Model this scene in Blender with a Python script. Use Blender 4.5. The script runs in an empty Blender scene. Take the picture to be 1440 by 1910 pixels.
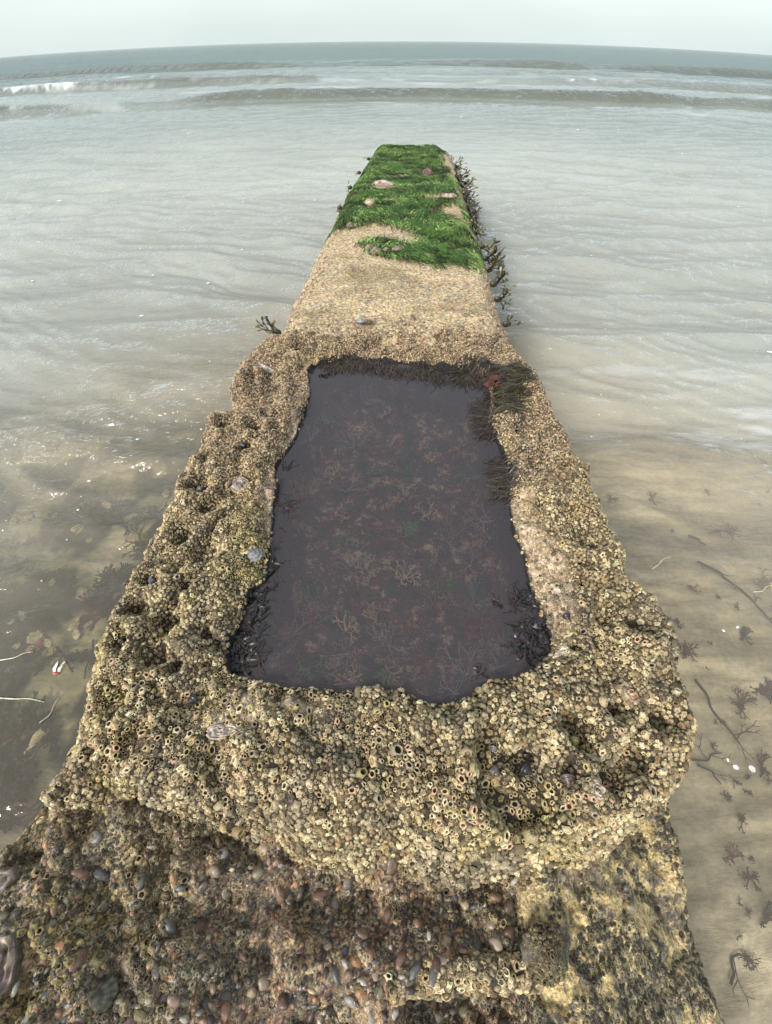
import bpy, math, random
import numpy as np
R = math.radians
rnd = random.Random(7)
rng = np.random.default_rng(7)
SC = bpy.context.scene
COL = SC.collection

# ------------------------------------------------------------------ camera
# hand-held ultra-wide phone lens, close above a concrete groyne, with slight barrel distortion
F, K, SRC = 735.0, 0.034, 1440.0
PITCH, H = 51.61, 0.60
cam = bpy.data.cameras.new('camera'); cam_o = bpy.data.objects.new('camera', cam); COL.objects.link(cam_o)
SC.camera = cam_o
cam_o.location = (0, 0, H); cam_o.rotation_euler = (R(90-PITCH), R(0), 0)
cam_o.rotation_euler.rotate_axis('Z', R(-0.2))
cam.type = 'PANO'; cam.sensor_fit = 'HORIZONTAL'; cam.sensor_width = 36
cam.clip_start = 0.01; cam.clip_end = 9000
_c = cam if hasattr(cam, 'panorama_type') else cam.cycles
_c.panorama_type = 'FISHEYE_LENS_POLYNOMIAL'
_c.fisheye_fov = R(179)
_q = np.linspace(0, 2.1, 400); _rd = F*_q/(1+K*_q*_q)*36/SRC
_k, *_ = np.linalg.lstsq(np.stack([_rd, _rd**2, _rd**3, _rd**4], 1), np.arctan(_q), rcond=None)
_c.fisheye_polynomial_k0 = 0
for _i in range(4): setattr(_c, 'fisheye_polynomial_k%d' % (_i+1), -float(_k[_i]))

# ------------------------------------------------------------------ sky, sun, exposure
W = bpy.data.worlds.new("World"); SC.world = W; W.use_nodes = True
nt = W.node_tree; nt.nodes.clear()
sky = nt.nodes.new('ShaderNodeTexSky'); sky.sky_type = 'NISHITA'; sky.sun_disc = False
SUN_EL, SUN_AZ = 40, 222
sky.sun_elevation = R(SUN_EL); sky.sun_rotation = R(SUN_AZ); sky.dust_density = 4; sky.air_density = 1.0
b1 = nt.nodes.new('ShaderNodeBackground'); b1.inputs[1].default_value = 0.05
b2 = nt.nodes.new('ShaderNodeBackground'); b2.inputs[1].default_value = 0.90
tc = nt.nodes.new('ShaderNodeTexCoord'); sp = nt.nodes.new('ShaderNodeSeparateXYZ')
cr = nt.nodes.new('ShaderNodeValToRGB')
cr.color_ramp.elements[0].position = 0.0; cr.color_ramp.elements[0].color = (0.64, 0.725, 0.705, 1)
cr.color_ramp.elements[1].position = 0.5; cr.color_ramp.elements[1].color = (0.54, 0.57, 0.60, 1)
e = cr.color_ramp.elements.new(0.12); e.color = (0.66, 0.735, 0.72, 1)
ad = nt.nodes.new('ShaderNodeAddShader'); ow = nt.nodes.new('ShaderNodeOutputWorld')
L = nt.links.new
L(tc.outputs['Generated'], sp.inputs[0]); L(sp.outputs['Z'], cr.inputs[0]); cn = nt.nodes.new('ShaderNodeTexNoise'); cn.inputs['Scale'].default_value = 2.2; cn.inputs['Detail'].default_value = 5; mpw = nt.nodes.new('ShaderNodeMapping'); mpw.inputs['Scale'].default_value = (1, 1, 5)
L(tc.outputs['Generated'], mpw.inputs[0]); L(mpw.outputs[0], cn.inputs['Vector']); mr = nt.nodes.new('ShaderNodeMapRange'); mr.inputs['From Min'].default_value = .3; mr.inputs['From Max'].default_value = .7; mr.inputs['To Min'].default_value = .93; mr.inputs['To Max'].default_value = 1.06; L(cn.outputs[0], mr.inputs[0])
vm = nt.nodes.new('ShaderNodeVectorMath'); vm.operation = 'SCALE'; L(cr.outputs[0], vm.inputs[0]); L(mr.outputs[0], vm.inputs['Scale']); L(vm.outputs[0], b2.inputs[0])
L(sky.outputs[0], b1.inputs[0]); L(b1.outputs[0], ad.inputs[0]); L(b2.outputs[0], ad.inputs[1]); L(ad.outputs[0], ow.inputs[0])
sun = bpy.data.lights.new('sun', 'SUN'); sun.energy = 2.8; sun.angle = R(16); sun.color = (1, 0.96, 0.9)
sun_o = bpy.data.objects.new('sun', sun); COL.objects.link(sun_o)
sun_o.rotation_euler = (R(90-SUN_EL), 0, R(180-SUN_AZ))
SC.view_settings.view_transform = 'Standard'; SC.view_settings.look = 'None'
SC.view_settings.exposure = 0.38; SC.view_settings.gamma = 1.0
SC.cycles.max_bounces = 8; SC.cycles.transparent_max_bounces = 8; SC.cycles.diffuse_bounces = 3

# ------------------------------------------------------------------ helpers
_qq = np.linspace(0, 3, 4000); _rr = F*_qq/(1+K*_qq*_qq); _n = int(np.argmax(_rr))
def at(px, py, z=0.0):
    x, y = px-720, 955-py; r = math.hypot(x, y) or 1e-6; t = float(np.interp(r, _rr[:_n], _qq[:_n]))
    dx, dy = x/r*t, y/r*t; p = R(PITCH)
    wy = dy*math.sin(p)+math.cos(p); wz = dy*math.cos(p)-math.sin(p); s = (z-H)/wz
    return dx*s, wy*s
def poly(pts, z): return np.array([at(a, b, z) for a, b in pts])

def _hash(ix, iy, s):
    h = (ix.astype(np.int64)*374761393 + iy.astype(np.int64)*668265263 + s*1442695041) & 0xffffffff
    h = ((h ^ (h >> 13))*1274126177) & 0xffffffff
    h = ((h ^ (h >> 16))*2246822519) & 0xffffffff
    return ((h ^ (h >> 15)) & 0xffffff)/float(0xffffff)
def noise(x, y, s=0):
    x = np.asarray(x, float); y = np.asarray(y, float)
    ix, iy = np.floor(x), np.floor(y); fx, fy = x-ix, y-iy
    fx = fx*fx*(3-2*fx); fy = fy*fy*(3-2*fy)
    a = _hash(ix, iy, s); b = _hash(ix+1, iy, s); c = _hash(ix, iy+1, s); d = _hash(ix+1, iy+1, s)
    return ((a*(1-fx)+b*fx)*(1-fy)+(c*(1-fx)+d*fx)*fy)*2-1
def fbm(x, y, sc, o=4, s=0, g=0.5):
    r = 0; a = 1.0; t = 0
    for i in range(o):
        r = r+a*noise(x/sc*2**i+17.3*i, y/sc*2**i-9.1*i, s+i); t += a; a *= g
    return r/t
def sstep(a, b, x):
    t = np.clip((x-a)/(b-a), 0, 1); return t*t*(3-2*t)
def sdist(P, x, y):          # signed distance, positive inside
    shp = np.shape(x); x = np.ravel(x); y = np.ravel(y)
    d = np.full(x.shape, 1e9); ins = np.zeros(x.shape, bool); n = len(P)
    for i in range(n):
        ax, ay = P[i]; bx, by = P[(i+1) % n]; ex, ey = bx-ax, by-ay
        t = np.clip(((x-ax)*ex+(y-ay)*ey)/(ex*ex+ey*ey+1e-12), 0, 1)
        d = np.minimum(d, np.hypot(x-ax-t*ex, y-ay-t*ey))
        if ay != by:
            c = ((ay > y) != (by > y)) & (x < (bx-ax)*(y-ay)/(by-ay)+ax); ins ^= c
    return np.where(ins, d, -d).reshape(shp)

def mesh_np(name, V, Q, smooth=True, col=None, extra=None):
    """V (n,3), Q = list of face index arrays (quads Nx4 / tris Nx3), col (n,3) point colour"""
    if not isinstance(Q, list): Q = [Q]
    me = bpy.data.meshes.new(name); me.vertices.add(len(V)); me.vertices.foreach_set('co', np.ascontiguousarray(V, dtype=np.float32).ravel())
    idx = np.concatenate([q.ravel() for q in Q]).astype(np.int32)
    tot = np.concatenate([np.full(len(q), q.shape[1]) for q in Q]).astype(np.int32)
    st = np.concatenate([[0], np.cumsum(tot)[:-1]]).astype(np.int32)
    me.loops.add(len(idx)); me.loops.foreach_set('vertex_index', idx)
    me.polygons.add(len(tot)); me.polygons.foreach_set('loop_start', st); me.polygons.foreach_set('loop_total', tot)
    me.polygons.foreach_set('use_smooth', np.full(len(tot), smooth))
    if col is not None:
        a = me.attributes.new('Col', 'FLOAT_COLOR', 'POINT'); c4 = np.ones((len(V), 4), np.float32); c4[:, :3] = col; a.data.foreach_set('color', c4.ravel())
    for k, v in (extra or {}).items():
        a = me.attributes.new(k, 'FLOAT', 'POINT'); a.data.foreach_set('value', np.asarray(v, np.float32))
    me.update(calc_edges=True); me.validate()
    return me
def obj(name, me, mat, parent=None, **props):
    o = bpy.data.objects.new(name, me); COL.objects.link(o)
    if me is not None and mat is not None and not me.materials: me.materials.append(mat)
    if parent is not None: o.parent = parent
    for k, v in props.items(): o[k] = v
    return o
def tag(o, label, cat, group=None, kind=None):
    o['label'] = label; o['category'] = cat
    if group: o['group'] = group
    if kind: o['kind'] = kind
    return o
def grid_mesh(name, X, Y, Z, keep=None, col=None, extra=None):
    n, m = X.shape; V = np.stack([X, Y, Z], -1).reshape(-1, 3)
    I = np.arange(n*m).reshape(n, m)
    q = np.stack([I[:-1, :-1], I[:-1, 1:], I[1:, 1:], I[1:, :-1]], -1).reshape(-1, 4)
    if keep is not None:
        k = keep.ravel(); q = q[k[q].all(1)]
        used = np.zeros(n*m, bool); used[q.ravel()] = True; rm = np.cumsum(used)-1
        V = V[used]; q = rm[q]
        if col is not None: col = col.reshape(-1, 3)[used]
        if extra: extra = {a: np.ravel(b)[used] for a, b in extra.items()}
    elif col is not None: col = col.reshape(-1, 3)
    return mesh_np(name, V, q, True, col, extra)
class MB:
    def __init__(s): s.v = []; s.q = []; s.t = []; s.c = []; s.n = 0
    def add(s, V, Q, col):
        V = np.asarray(V, float); Q = np.asarray(Q)
        (s.q if Q.shape[1] == 4 else s.t).append(Q+s.n); s.v.append(V)
        c = np.asarray(col, float); s.c.append(np.broadcast_to(c, (len(V), 3))); s.n += len(V)
    def ribbon(s, P, w, side, col):
        """flat strip along P (k,3), widths w (k) , side vector(s); two sided cross with slight fold"""
        P = np.asarray(P, float); k = len(P); w = np.broadcast_to(w, (k,))[:, None]
        side = np.broadcast_to(side, (k, 3)); V = np.concatenate([P-side*w/2, P+side*w/2]); i = np.arange(k-1)
        s.add(V, np.stack([i, i+1, i+1+k, i+k], 1), col)
    def tube(s, P, r, col, m=6):
        P = np.asarray(P, float); k = len(P); r = np.broadcast_to(r, (k,))
        T = np.gradient(P, axis=0); T /= np.linalg.norm(T, axis=1)[:, None]+1e-9
        up = np.array([0.1, 0.2, 1.0]); A = np.cross(T, up); A /= np.linalg.norm(A, axis=1)[:, None]+1e-9; B = np.cross(T, A)
        a = np.arange(m)*2*math.pi/m
        V = P[:, None]+r[:, None, None]*(np.cos(a)[None, :, None]*A[:, None]+np.sin(a)[None, :, None]*B[:, None])
        I = np.arange(k*m).reshape(k, m); J = np.roll(I, -1, 1)
        q = np.stack([I[:-1], J[:-1], J[1:], I[1:]], -1).reshape(-1, 4); s.add(V.reshape(-1, 3), q, col)
        s.t.append(np.array([[I[-1, 0], I[-1, j], I[-1, j+1]] for j in range(1, m-1)])+s.n-k*m)
    def mesh(s, name, smooth=True):
        Q = []
        if s.q: Q.append(np.concatenate(s.q))
        if s.t: Q.append(np.concatenate(s.t))
        return mesh_np(name, np.concatenate(s.v), Q, smooth, np.concatenate(s.c))
    def build(s, name, mat, parent=None, **p): return obj(name, s.mesh(name), mat, parent, **p)

# ------------------------------------------------------------------ materials
def new_mat(name):
    m = bpy.data.materials.new(name); m.use_nodes = True; t = m.node_tree
    return m, t, t.nodes['Principled BSDF'], t.nodes['Material Output']
def N(t, ty, **kw):
    n = t.nodes.new(ty)
    for k, v in kw.items(): setattr(n, k, v)
    return n
def ramp(t, fac, stops):
    r = N(t, 'ShaderNodeValToRGB'); el = r.color_ramp.elements
    while len(el) < len(stops): el.new(0.5)
    for i, (p, c) in enumerate(stops): el[i].position = p; el[i].color = tuple(c)+(1,) if len(c) == 3 else c
    t.links.new(fac, r.inputs[0]); return r.outputs[0]
def mixc(t, fac, a, b, mode='MIX'):
    m = N(t, 'ShaderNodeMix', data_type='RGBA', blend_type=mode)
    if isinstance(fac, (int, float)): m.inputs[0].default_value = fac
    else: t.links.new(fac, m.inputs[0])
    for s, i in ((a, 6), (b, 7)):
        if isinstance(s, tuple): m.inputs[i].default_value = tuple(s)+((1,) if len(s) == 3 else ())
        else: t.links.new(s, m.inputs[i])
    return m.outputs[2]
def nz(t, scale, detail=4, rough=0.6, vec=None, out='Fac'):
    n = N(t, 'ShaderNodeTexNoise'); n.inputs['Scale'].default_value = scale; n.inputs['Detail'].default_value = detail; n.inputs['Roughness'].default_value = rough
    if vec is not None: t.links.new(vec, n.inputs['Vector'])
    return n.outputs[out]
def geo(t): return N(t, 'ShaderNodeNewGeometry').outputs['Position']
def bump(t, b, h, dist, strength=1.0, prev=None):
    n = N(t, 'ShaderNodeBump'); n.inputs['Distance'].default_value = dist; n.inputs['Strength'].default_value = strength
    t.links.new(h, n.inputs['Height'])
    if prev is not None: t.links.new(prev, n.inputs['Normal'])
    t.links.new(n.outputs[0], b.inputs['Normal']); return n.outputs[0]
def col_mat(name, rough=0.7, spec=0.5, nscale=300, amt=0.35, bd=0.0008, sss=False):
    m, t, b, o = new_mat(name); a = N(t, 'ShaderNodeAttribute'); a.attribute_name = 'Col'
    p = geo(t); f = nz(t, nscale, 3, 0.6, p)
    dark = mixc(t, 1.0, a.outputs['Color'], ramp(t, f, [(0.3, (1-amt,)*3), (0.7, (1+amt*0.6,)*3)]), 'MULTIPLY')
    t.links.new(dark, b.inputs['Base Color']); b.inputs['Roughness'].default_value = rough; b.inputs['Specular IOR Level'].default_value = spec
    if bd: bump(t, b, f, bd)
    return m
M_barn = col_mat('barnacle_shell', 0.7, 0.4, 700, 0.45, 0.0012)
M_peb = col_mat('pebble_stone', 0.42, 0.5, 160, 0.4, 0.0008)
M_weed = col_mat('wet_seaweed', 0.4, 0.6, 200, 0.4, 0.0003)
M_hair = col_mat('seaweed_hair', 0.45, 0.5, 150, 0.3, 0)
M_green = col_mat('green_alga', 0.75, 0.2, 90, 0.7, 0.002)
M_shell = col_mat('worn_shell', 0.6, 0.35, 90, 0.7, 0.002)
M_snail = col_mat('winkle_shell', 0.3, 0.5, 350, 0.35, 0.0003)
M_drift = col_mat('sunken_weed', 0.8, 0.1, 90, 0.4, 0)
M_bedrock = col_mat('seabed_stone', 0.85, 0.1, 45, 0.6, 0.002)

def substrate(name, tones, big, fine, bumpd, wet=0.6):
    m, t, b, o = new_mat(name); p = geo(t)
    f1 = nz(t, big, 5, 0.65, p); f2 = nz(t, fine, 4, 0.7, p)
    c1 = ramp(t, f1, tones)
    c = mixc(t, 1.0, c1, ramp(t, f2, [(0.3, (0.55,)*3), (0.7, (1.35,)*3)]), 'MULTIPLY')
    t.links.new(c, b.inputs['Base Color']); b.inputs['Roughness'].default_value = wet
    n1 = bump(t, b, f2, bumpd); v = N(t, 'ShaderNodeTexVoronoi'); v.inputs['Scale'].default_value = fine*0.9; t.links.new(p, v.inputs['Vector'])
    bump(t, b, v.outputs['Distance'], bumpd, 0.8, n1)
    return m
M_block = substrate('crusted_concrete', [(0.3, (0.022, 0.017, 0.010)), (0.5, (0.055, 0.042, 0.025)), (0.7, (0.12, 0.09, 0.055))], 22, 260, 0.003)
t = M_block.node_tree; b = t.nodes['Principled BSDF']; src = b.inputs['Base Color'].links[0].from_socket
a = N(t, 'ShaderNodeAttribute'); a.attribute_name = 'bare'; f9 = ramp(t, nz(t, 60, 4, .7, geo(t)), [(.34, (.22, .15, .10)), (.5, (.50, .38, .27)), (.66, (.72, .60, .50))])
cm_ = mixc(t, a.outputs['Fac'], src, f9); a = N(t, 'ShaderNodeAttribute'); a.attribute_name = 'floor'
fl_ = ramp(t, nz(t, 24, 9, .8, geo(t)), [(.40, (.03, .035, .04)), (.45, (.08, .16, .07)), (.48, (.07, .055, .06)), (.515, (.25, .12, .085)), (.54, (.15, .11, .075)), (.575, (.66, .46, .27)), (.68, (.85, .68, .46))])
cm_ = mixc(t, a.outputs['Fac'], cm_, fl_); a = N(t, 'ShaderNodeAttribute'); a.attribute_name = 'wet'
t.links.new(mixc(t, a.outputs['Fac'], cm_, (.010, .009, .007)), b.inputs['Base Color'])

# pale aggregate concrete of the seaward beam
M_beam, t, b, o = new_mat('weathered_concrete'); p = geo(t)
f1 = nz(t, 7, 5, 0.6, p); f2 = nz(t, 130, 4, 0.7, p)
v = N(t, 'ShaderNodeTexVoronoi'); v.inputs['Scale'].default_value = 105; t.links.new(p, v.inputs['Vector'])
v2 = N(t, 'ShaderNodeTexVoronoi'); v2.inputs['Scale'].default_value = 45; t.links.new(p, v2.inputs['Vector'])
sx = N(t, 'ShaderNodeSeparateColor'); t.links.new(v.outputs['Color'], sx.inputs[0])
agg = ramp(t, sx.outputs[0], [(0.0, (0.46, 0.37, 0.22)), (0.3, (0.38, 0.31, 0.20)), (0.45, (0.62, 0.52, 0.34)), (0.66, (0.56, 0.42, 0.20)), (0.76, (0.46, 0.26, 0.19)), (0.86, (0.22, 0.20, 0.22)), (0.93, (0.60, 0.56, 0.46))])
t.nodes[-1].color_ramp.interpolation = 'CONSTANT'
base = ramp(t, f1, [(0.3, (0.30, 0.25, 0.16)), (0.55, (0.46, 0.39, 0.26)), (0.75, (0.54, 0.47, 0.34))])
c = mixc(t, 0.75, base, agg); c = mixc(t, 1.0, c, ramp(t, nz(t, 3.5, 6, .7, p), [(.36, (.50, .47, .38)), (.52, (.92, .88, .80)), (.7, (1.08, 1.0, .90))]), 'MULTIPLY'); c = mixc(t, 1.0, c, ramp(t, f2, [(0.36, (0.4,)*3), (0.60, (1.4,)*3)]), 'MULTIPLY')
L2 = t.links.new; L2(c, b.inputs['Base Color']); b.inputs['Roughness'].default_value = 0.8
n1 = bump(t, b, f2, 0.003); bump(t, b, v.outputs['Distance'], 0.004, 0.9, n1)

# yellow-grey pitted concrete of the near apron
M_apron, t, b, o = new_mat('pitted_pebbly_concrete'); p = geo(t)
f1 = nz(t, 16, 5, 0.65, p); f2 = nz(t, 240, 4, 0.7, p); f3 = nz(t, 9, 3, 0.6, p)
base = ramp(t, nz(t, 34, 5, 0.7, p), [(0.38, (0.05, 0.042, 0.03)), (0.46, (0.16, 0.13, 0.085)), (0.52, (0.56, 0.42, 0.15)), (0.60, (0.62, 0.50, 0.27)), (0.68, (0.50, 0.20, 0.07))])
vv = N(t, 'ShaderNodeTexVoronoi'); vv.inputs['Scale'].default_value = 210; t.links.new(p, vv.inputs['Vector']); sc2 = N(t, 'ShaderNodeSeparateColor'); t.links.new(vv.outputs['Color'], sc2.inputs[0])
grit = ramp(t, sc2.outputs[0], [(0, (.10, .095, .08)), (.22, (.44, .37, .22)), (.4, (.22, .19, .13)), (.55, (.60, .52, .34)), (.68, (.34, .17, .09)), (.76, (.14, .14, .15)), (.88, (.50, .40, .20))])
t.nodes[-1].color_ramp.interpolation = 'CONSTANT'
a = N(t, 'ShaderNodeAttribute'); a.attribute_name = 'ochre'
dkb = ramp(t, nz(t, 30, 5, .7, p), [(.38, (.02, .015, .010)), (.47, (.07, .045, .028)), (.54, (.22, .12, .065)), (.61, (.46, .36, .19)), (.70, (.36, .14, .06))])
base = mixc(t, a.outputs['Fac'], dkb, base); base = mixc(t, .32, base, grit)
c = mixc(t, 1.0, base, ramp(t, f2, [(0.34, (0.4,)*3), (0.62, (1.6,)*3)]), 'MULTIPLY')
t.links.new(c, b.inputs['Base Color']); t.links.new(ramp(t, f3, [(0.35, (0.3,)*3), (0.7, (0.8,)*3)]), b.inputs['Roughness'])
n1 = bump(t, b, f2, 0.004); bump(t, b, f1, 0.02, 0.6, n1)

# water: clear-to-milky surface
def water_mat(name, milky_attr, milk_default, tint, rough, bumps, colattr=None, milk=(0.3, 0.3, 0.27), ior=1.34):
    m, t, b, o = new_mat(name); t.nodes.remove(b); p = geo(t); Ln = t.links.new
    prev = None
    for sc_, dist, stretch in bumps:
        mp = N(t, 'ShaderNodeMapping'); mp.inputs['Scale'].default_value = stretch; Ln(p, mp.inputs['Vector'])
        h = nz(t, sc_, 3, 0.55, mp.outputs[0]); bn = N(t, 'ShaderNodeBump'); bn.inputs['Distance'].default_value = dist; Ln(h, bn.inputs['Height'])
        if colattr:
            cal = N(t, 'ShaderNodeAttribute'); cal.attribute_name = 'chop'; Ln(cal.outputs['Fac'], bn.inputs['Strength'])
        if prev is not None: Ln(prev, bn.inputs['Normal'])
        prev = bn.outputs[0]
    tr = N(t, 'ShaderNodeBsdfTransparent'); tr.inputs[0].default_value = tint+(1,)
    df = N(t, 'ShaderNodeBsdfDiffuse'); gl = N(t, 'ShaderNodeBsdfGlossy'); gl.inputs['Roughness'].default_value = rough
    gl.inputs['Color'].default_value = (1, 1, 1, 1)
    fr = N(t, 'ShaderNodeFresnel'); fr.inputs['IOR'].default_value = ior
    if prev is not None: Ln(prev, gl.inputs['Normal']); Ln(prev, fr.inputs['Normal'])
    fac = fr.outputs[0]
    if colattr:
        ac = N(t, 'ShaderNodeAttribute'); ac.attribute_name = 'cap'; mn = N(t, 'ShaderNodeMath', operation='MULTIPLY'); Ln(fac, mn.inputs[0]); Ln(ac.outputs['Fac'], mn.inputs[1]); fac = mn.outputs[0]
    m1 = N(t, 'ShaderNodeMixShader'); m2 = N(t, 'ShaderNodeMixShader')
    if milky_attr:
        a = N(t, 'ShaderNodeAttribute'); a.attribute_name = milky_attr; Ln(a.outputs['Fac'], m1.inputs[0])
    else: m1.inputs[0].default_value = milk_default
    if colattr:
        a2 = N(t, 'ShaderNodeAttribute'); a2.attribute_name = colattr; Ln(a2.outputs['Color'], df.inputs[0])
    else: df.inputs[0].default_value = milk+(1,)
    Ln(tr.outputs[0], m1.inputs[1]); Ln(df.outputs[0], m1.inputs[2])
    Ln(fac, m2.inputs[0]); Ln(m1.outputs[0], m2.inputs[1]); Ln(gl.outputs[0], m2.inputs[2]); Ln(m2.outputs[0], o.inputs[0])
    return m
M_sea = water_mat('sea_water', 'milky', 0, (0.95, 0.94, 0.87), 0.07, [(1.4, 0.10, (0.75, 1.5, 1)), (4.5, 0.13, (0.8, 1.5, 1)), (10, 0.085, (0.8, 1.5, 1)), (24, 0.016, (0.9, 1.2, 1))], 'Col')
M_pool = water_mat('pool_water', None, 0.125, (0.93, 0.92, 0.93), 0.02, [(5, 0.0015, (1, 1, 1)), (70, 0.00012, (1, 1, 1))], milk=(0.22, 0.185, 0.20), ior=1.52)

# seabed sand
M_sand, t, b, o = new_mat('rippled_sand'); p = geo(t)
f1 = nz(t, 3.2, 5, 0.6, p); f2 = nz(t, 60, 4, 0.7, p); mps = N(t, 'ShaderNodeMapping'); mps.inputs['Scale'].default_value = (.6, 1.8, 1); t.links.new(p, mps.inputs['Vector']); f3 = nz(t, 11, 5, 0.65, mps.outputs[0])
a = N(t, 'ShaderNodeAttribute'); a.attribute_name = 'Col'
c = mixc(t, 1.0, a.outputs['Color'], ramp(t, f3, [(0.35, (0.62,)*3), (0.65, (1.2,)*3)]), 'MULTIPLY')
c = mixc(t, 1.0, c, ramp(t, f2, [(0.3, (0.8,)*3), (0.7, (1.15,)*3)]), 'MULTIPLY')
t.links.new(c, b.inputs['Base Color']); b.inputs['Roughness'].default_value = 0.9; b.inputs['Specular IOR Level'].default_value = 0.1
bump(t, b, f3, 0.012)
M_foam, t, b, o = new_mat('sea_foam'); b.inputs['Base Color'].default_value = (0.82, 0.85, 0.84, 1); b.inputs['Roughness'].default_value = 0.6

# ------------------------------------------------------------------ outlines (real positions on the groyne)
ZW = -0.45                       # sea level; the groyne's top is z = 0
ZP = -0.024                      # pool level
BLOCK = poly([(945, 622), (525, 622), (500, 632), (470, 650), (452, 668), (432, 712), (430, 757), (392, 785), (372, 830), (338, 880), (322, 925), (298, 955), (272, 1002), (234, 1065), (216, 1118), (182, 1198), (166, 1250), (140, 1318), (112, 1385), (85, 1440), (62, 1480), (70, 1485), (110, 1490), (200, 1480), (330, 1490), (450, 1510), (560, 1545), (640, 1560), (740, 1548), (860, 1565), (960, 1568), (1050, 1555), (1120, 1535), (1185, 1510), (1262, 1482), (1293, 1425), (1306, 1370), (1283, 1290), (1264, 1210), (1242, 1160), (1215, 1112), (1167, 1060), (1157, 1020), (1127, 945), (1097, 890), (1077, 840), (1047, 790), (1031, 750), (1007, 718), (1000, 690), (970, 650)], -0.012)
POOL = poly([(575, 692), (600, 680), (650, 668), (740, 676), (830, 688), (880, 694), (905, 715), (916, 745), (915, 790), (935, 840), (957, 890), (950, 930), (955, 985), (975, 1040), (985, 1090), (1005, 1140), (1027, 1190), (1020, 1222), (990, 1258), (960, 1268), (900, 1278), (885, 1296), (850, 1312), (800, 1314), (770, 1303), (750, 1290), (690, 1280), (640, 1290), (590, 1287), (530, 1282), (490, 1275), (430, 1255), (428, 1210), (455, 1150), (468, 1102), (495, 1085), (505, 1020), (510, 960), (520, 905), (513, 870), (553, 820), (565, 780), (580, 735)], ZP)
BEAM = poly([(505, 660), (520, 620), (541, 560), (571, 510), (600, 452), (624, 410), (648, 360), (680, 310), (703, 276), (822, 272), (848, 292), (862, 340), (878, 390), (894, 440), (914, 500), (934, 570), (953, 630), (965, 660)], -0.02)
_r = poly([(1262, 1480), (1274, 1540), (1302, 1640), (1342, 1760), (1390, 1910)], -0.16)
_l = poly([(66, 1500), (0, 1585)], -0.05)
dr = (_r[-1]-_r[-2]); dl = (_l[-1]-_l[0])
APRON = np.array([(-0.38, 0.10)]+[tuple(p) for p in _l]+[(-0.47, -0.35), (-0.50, -1.3), (0.48, -1.3), (0.44, -0.5)]+[tuple(p) for p in _r[::-1]]+[(0.40, 0.16)])
STRIP_R = poly([(948, 930), (985, 925), (1010, 990), (1050, 1050), (1062, 1150), (1050, 1215), (1024, 1192), (985, 1090), (955, 985)], -0.01)
STRIP_L = poly([(580, 762), (545, 785), (535, 830), (500, 880), (490, 945), (505, 1010), (530, 905), (540, 860), (570, 820)], -0.01)
STRIP_F = poly([(430, 1290), (520, 1300), (620, 1300), (620, 1330), (500, 1345), (380, 1370), (360, 1345)], 0)
PITS = [(470, 705, .017), (508, 728, .016), (456, 830, .012), (478, 797, .018), (420, 792, .018), (385, 848, .016), (372, 905, .02), (385, 945, .02), (345, 1000, .018), (388, 1030, .022), (355, 1092, .016), (280, 1082, .017), (262, 1135, .02), (312, 1162, .02), (290, 1225, .022), (238, 1202, .013), (215, 1300, .018), (248, 1380, .02), (258, 1366, .015),
        (978, 1425, .022), (1066, 1372, .02), (920, 1420, .022), (1010, 1470, .03), (1140, 1330, .014), (1182, 1165, .022), (1120, 1150, .018), (1005, 860, .02), (1060, 872, .018), (985, 950, .024), (1100, 1010, .02), (1225, 1345, .018), (905, 700, .02), (960, 1515, .022), (1130, 1440, .02), (1185, 1420, .02), (400, 1200, .012), (385, 1180, .012),
        (915, 1365, .018), (902, 1395, .018), (905, 1475, .02), (948, 1500, .02), (1000, 1512, .02), (1075, 1355, .018), (1085, 1392, .014), (560, 650, .015), (520, 665, .014), (640, 640, .015), (1055, 1430, .017), (330, 1240, .014), (1040, 800, .016), (975, 800, .018)]
PITW = [(at(a, b, 0)[0], at(a, b, 0)[1], r) for a, b, r in PITS]
PITW = [(a, b, r*1.35) for a, b, r in PITW]; PITL = list(PITW)
for _ in range(46):
    _x, _y = rnd.uniform(-.46, .46), rnd.uniform(0.0, 1.15)
    PITW.append((_x, _y, rnd.uniform(.008, .018)))

def block_h(x, y):
    wob = fbm(x, y, 0.09, 4, 3)*0.012
    so = sdist(BLOCK, x, y)+wob*0.9; sp_ = sdist(POOL, x, y)+fbm(x, y, 0.03, 3, 9)*0.004
    z = fbm(x, y, 0.22, 2, 40)*0.010+fbm(x, y, 0.075, 4, 1)*0.026+fbm(x, y, 0.026, 3, 5)*0.014+0.004
    rg = 1-np.abs(fbm(x, y, 0.13, 3, 22)); z = z-0.028*np.clip(rg-0.86, 0, 1)/0.14*0.5
    for a, b_, r in PITW:
        d = np.hypot(x-a, (y-b_)); z = z-1.9*r*np.exp(-(d/r)**2*2.2)+0.28*r*np.exp(-((d-r*1.35)/(r*0.5))**2)
    z = z-0.013*sstep(-.015, .012, sdist(STRIP_R, x, y))-0.012*sstep(-.012, .008, sdist(STRIP_L, x, y))
    z = z-0.016*sstep(0.035, 0.0, -sp_)*(1-sstep(0.0, 0.004, sp_))
    z = np.where(sp_ <= 0, np.maximum(z, ZP+0.006+0.0015*noise(x/.006, y/.006, 77)-0.0*x), z)
    # the pit of the pool
    z = np.where(sp_ > 0, np.minimum(z, ZP+0.006)-0.03*sstep(0, .004, sp_)-0.10*sstep(0.002, 0.05, sp_)+fbm(x, y, 0.07, 4, 60)*0.05*sstep(0, .06, sp_), z)
    # rounded outer rim then the drop
    e = 0.045; q = np.clip((e-so)/e, 0, 1.0); z = z-0.03*q**2.2
    z = np.where(so < 0, z+so*(6.5-4.7*sstep(.03, -.01, y)*sstep(.40, .30, x)*sstep(-.5, -.42, x)), z)
    # long swell of the front ledge
    return z, so, sp_
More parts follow.
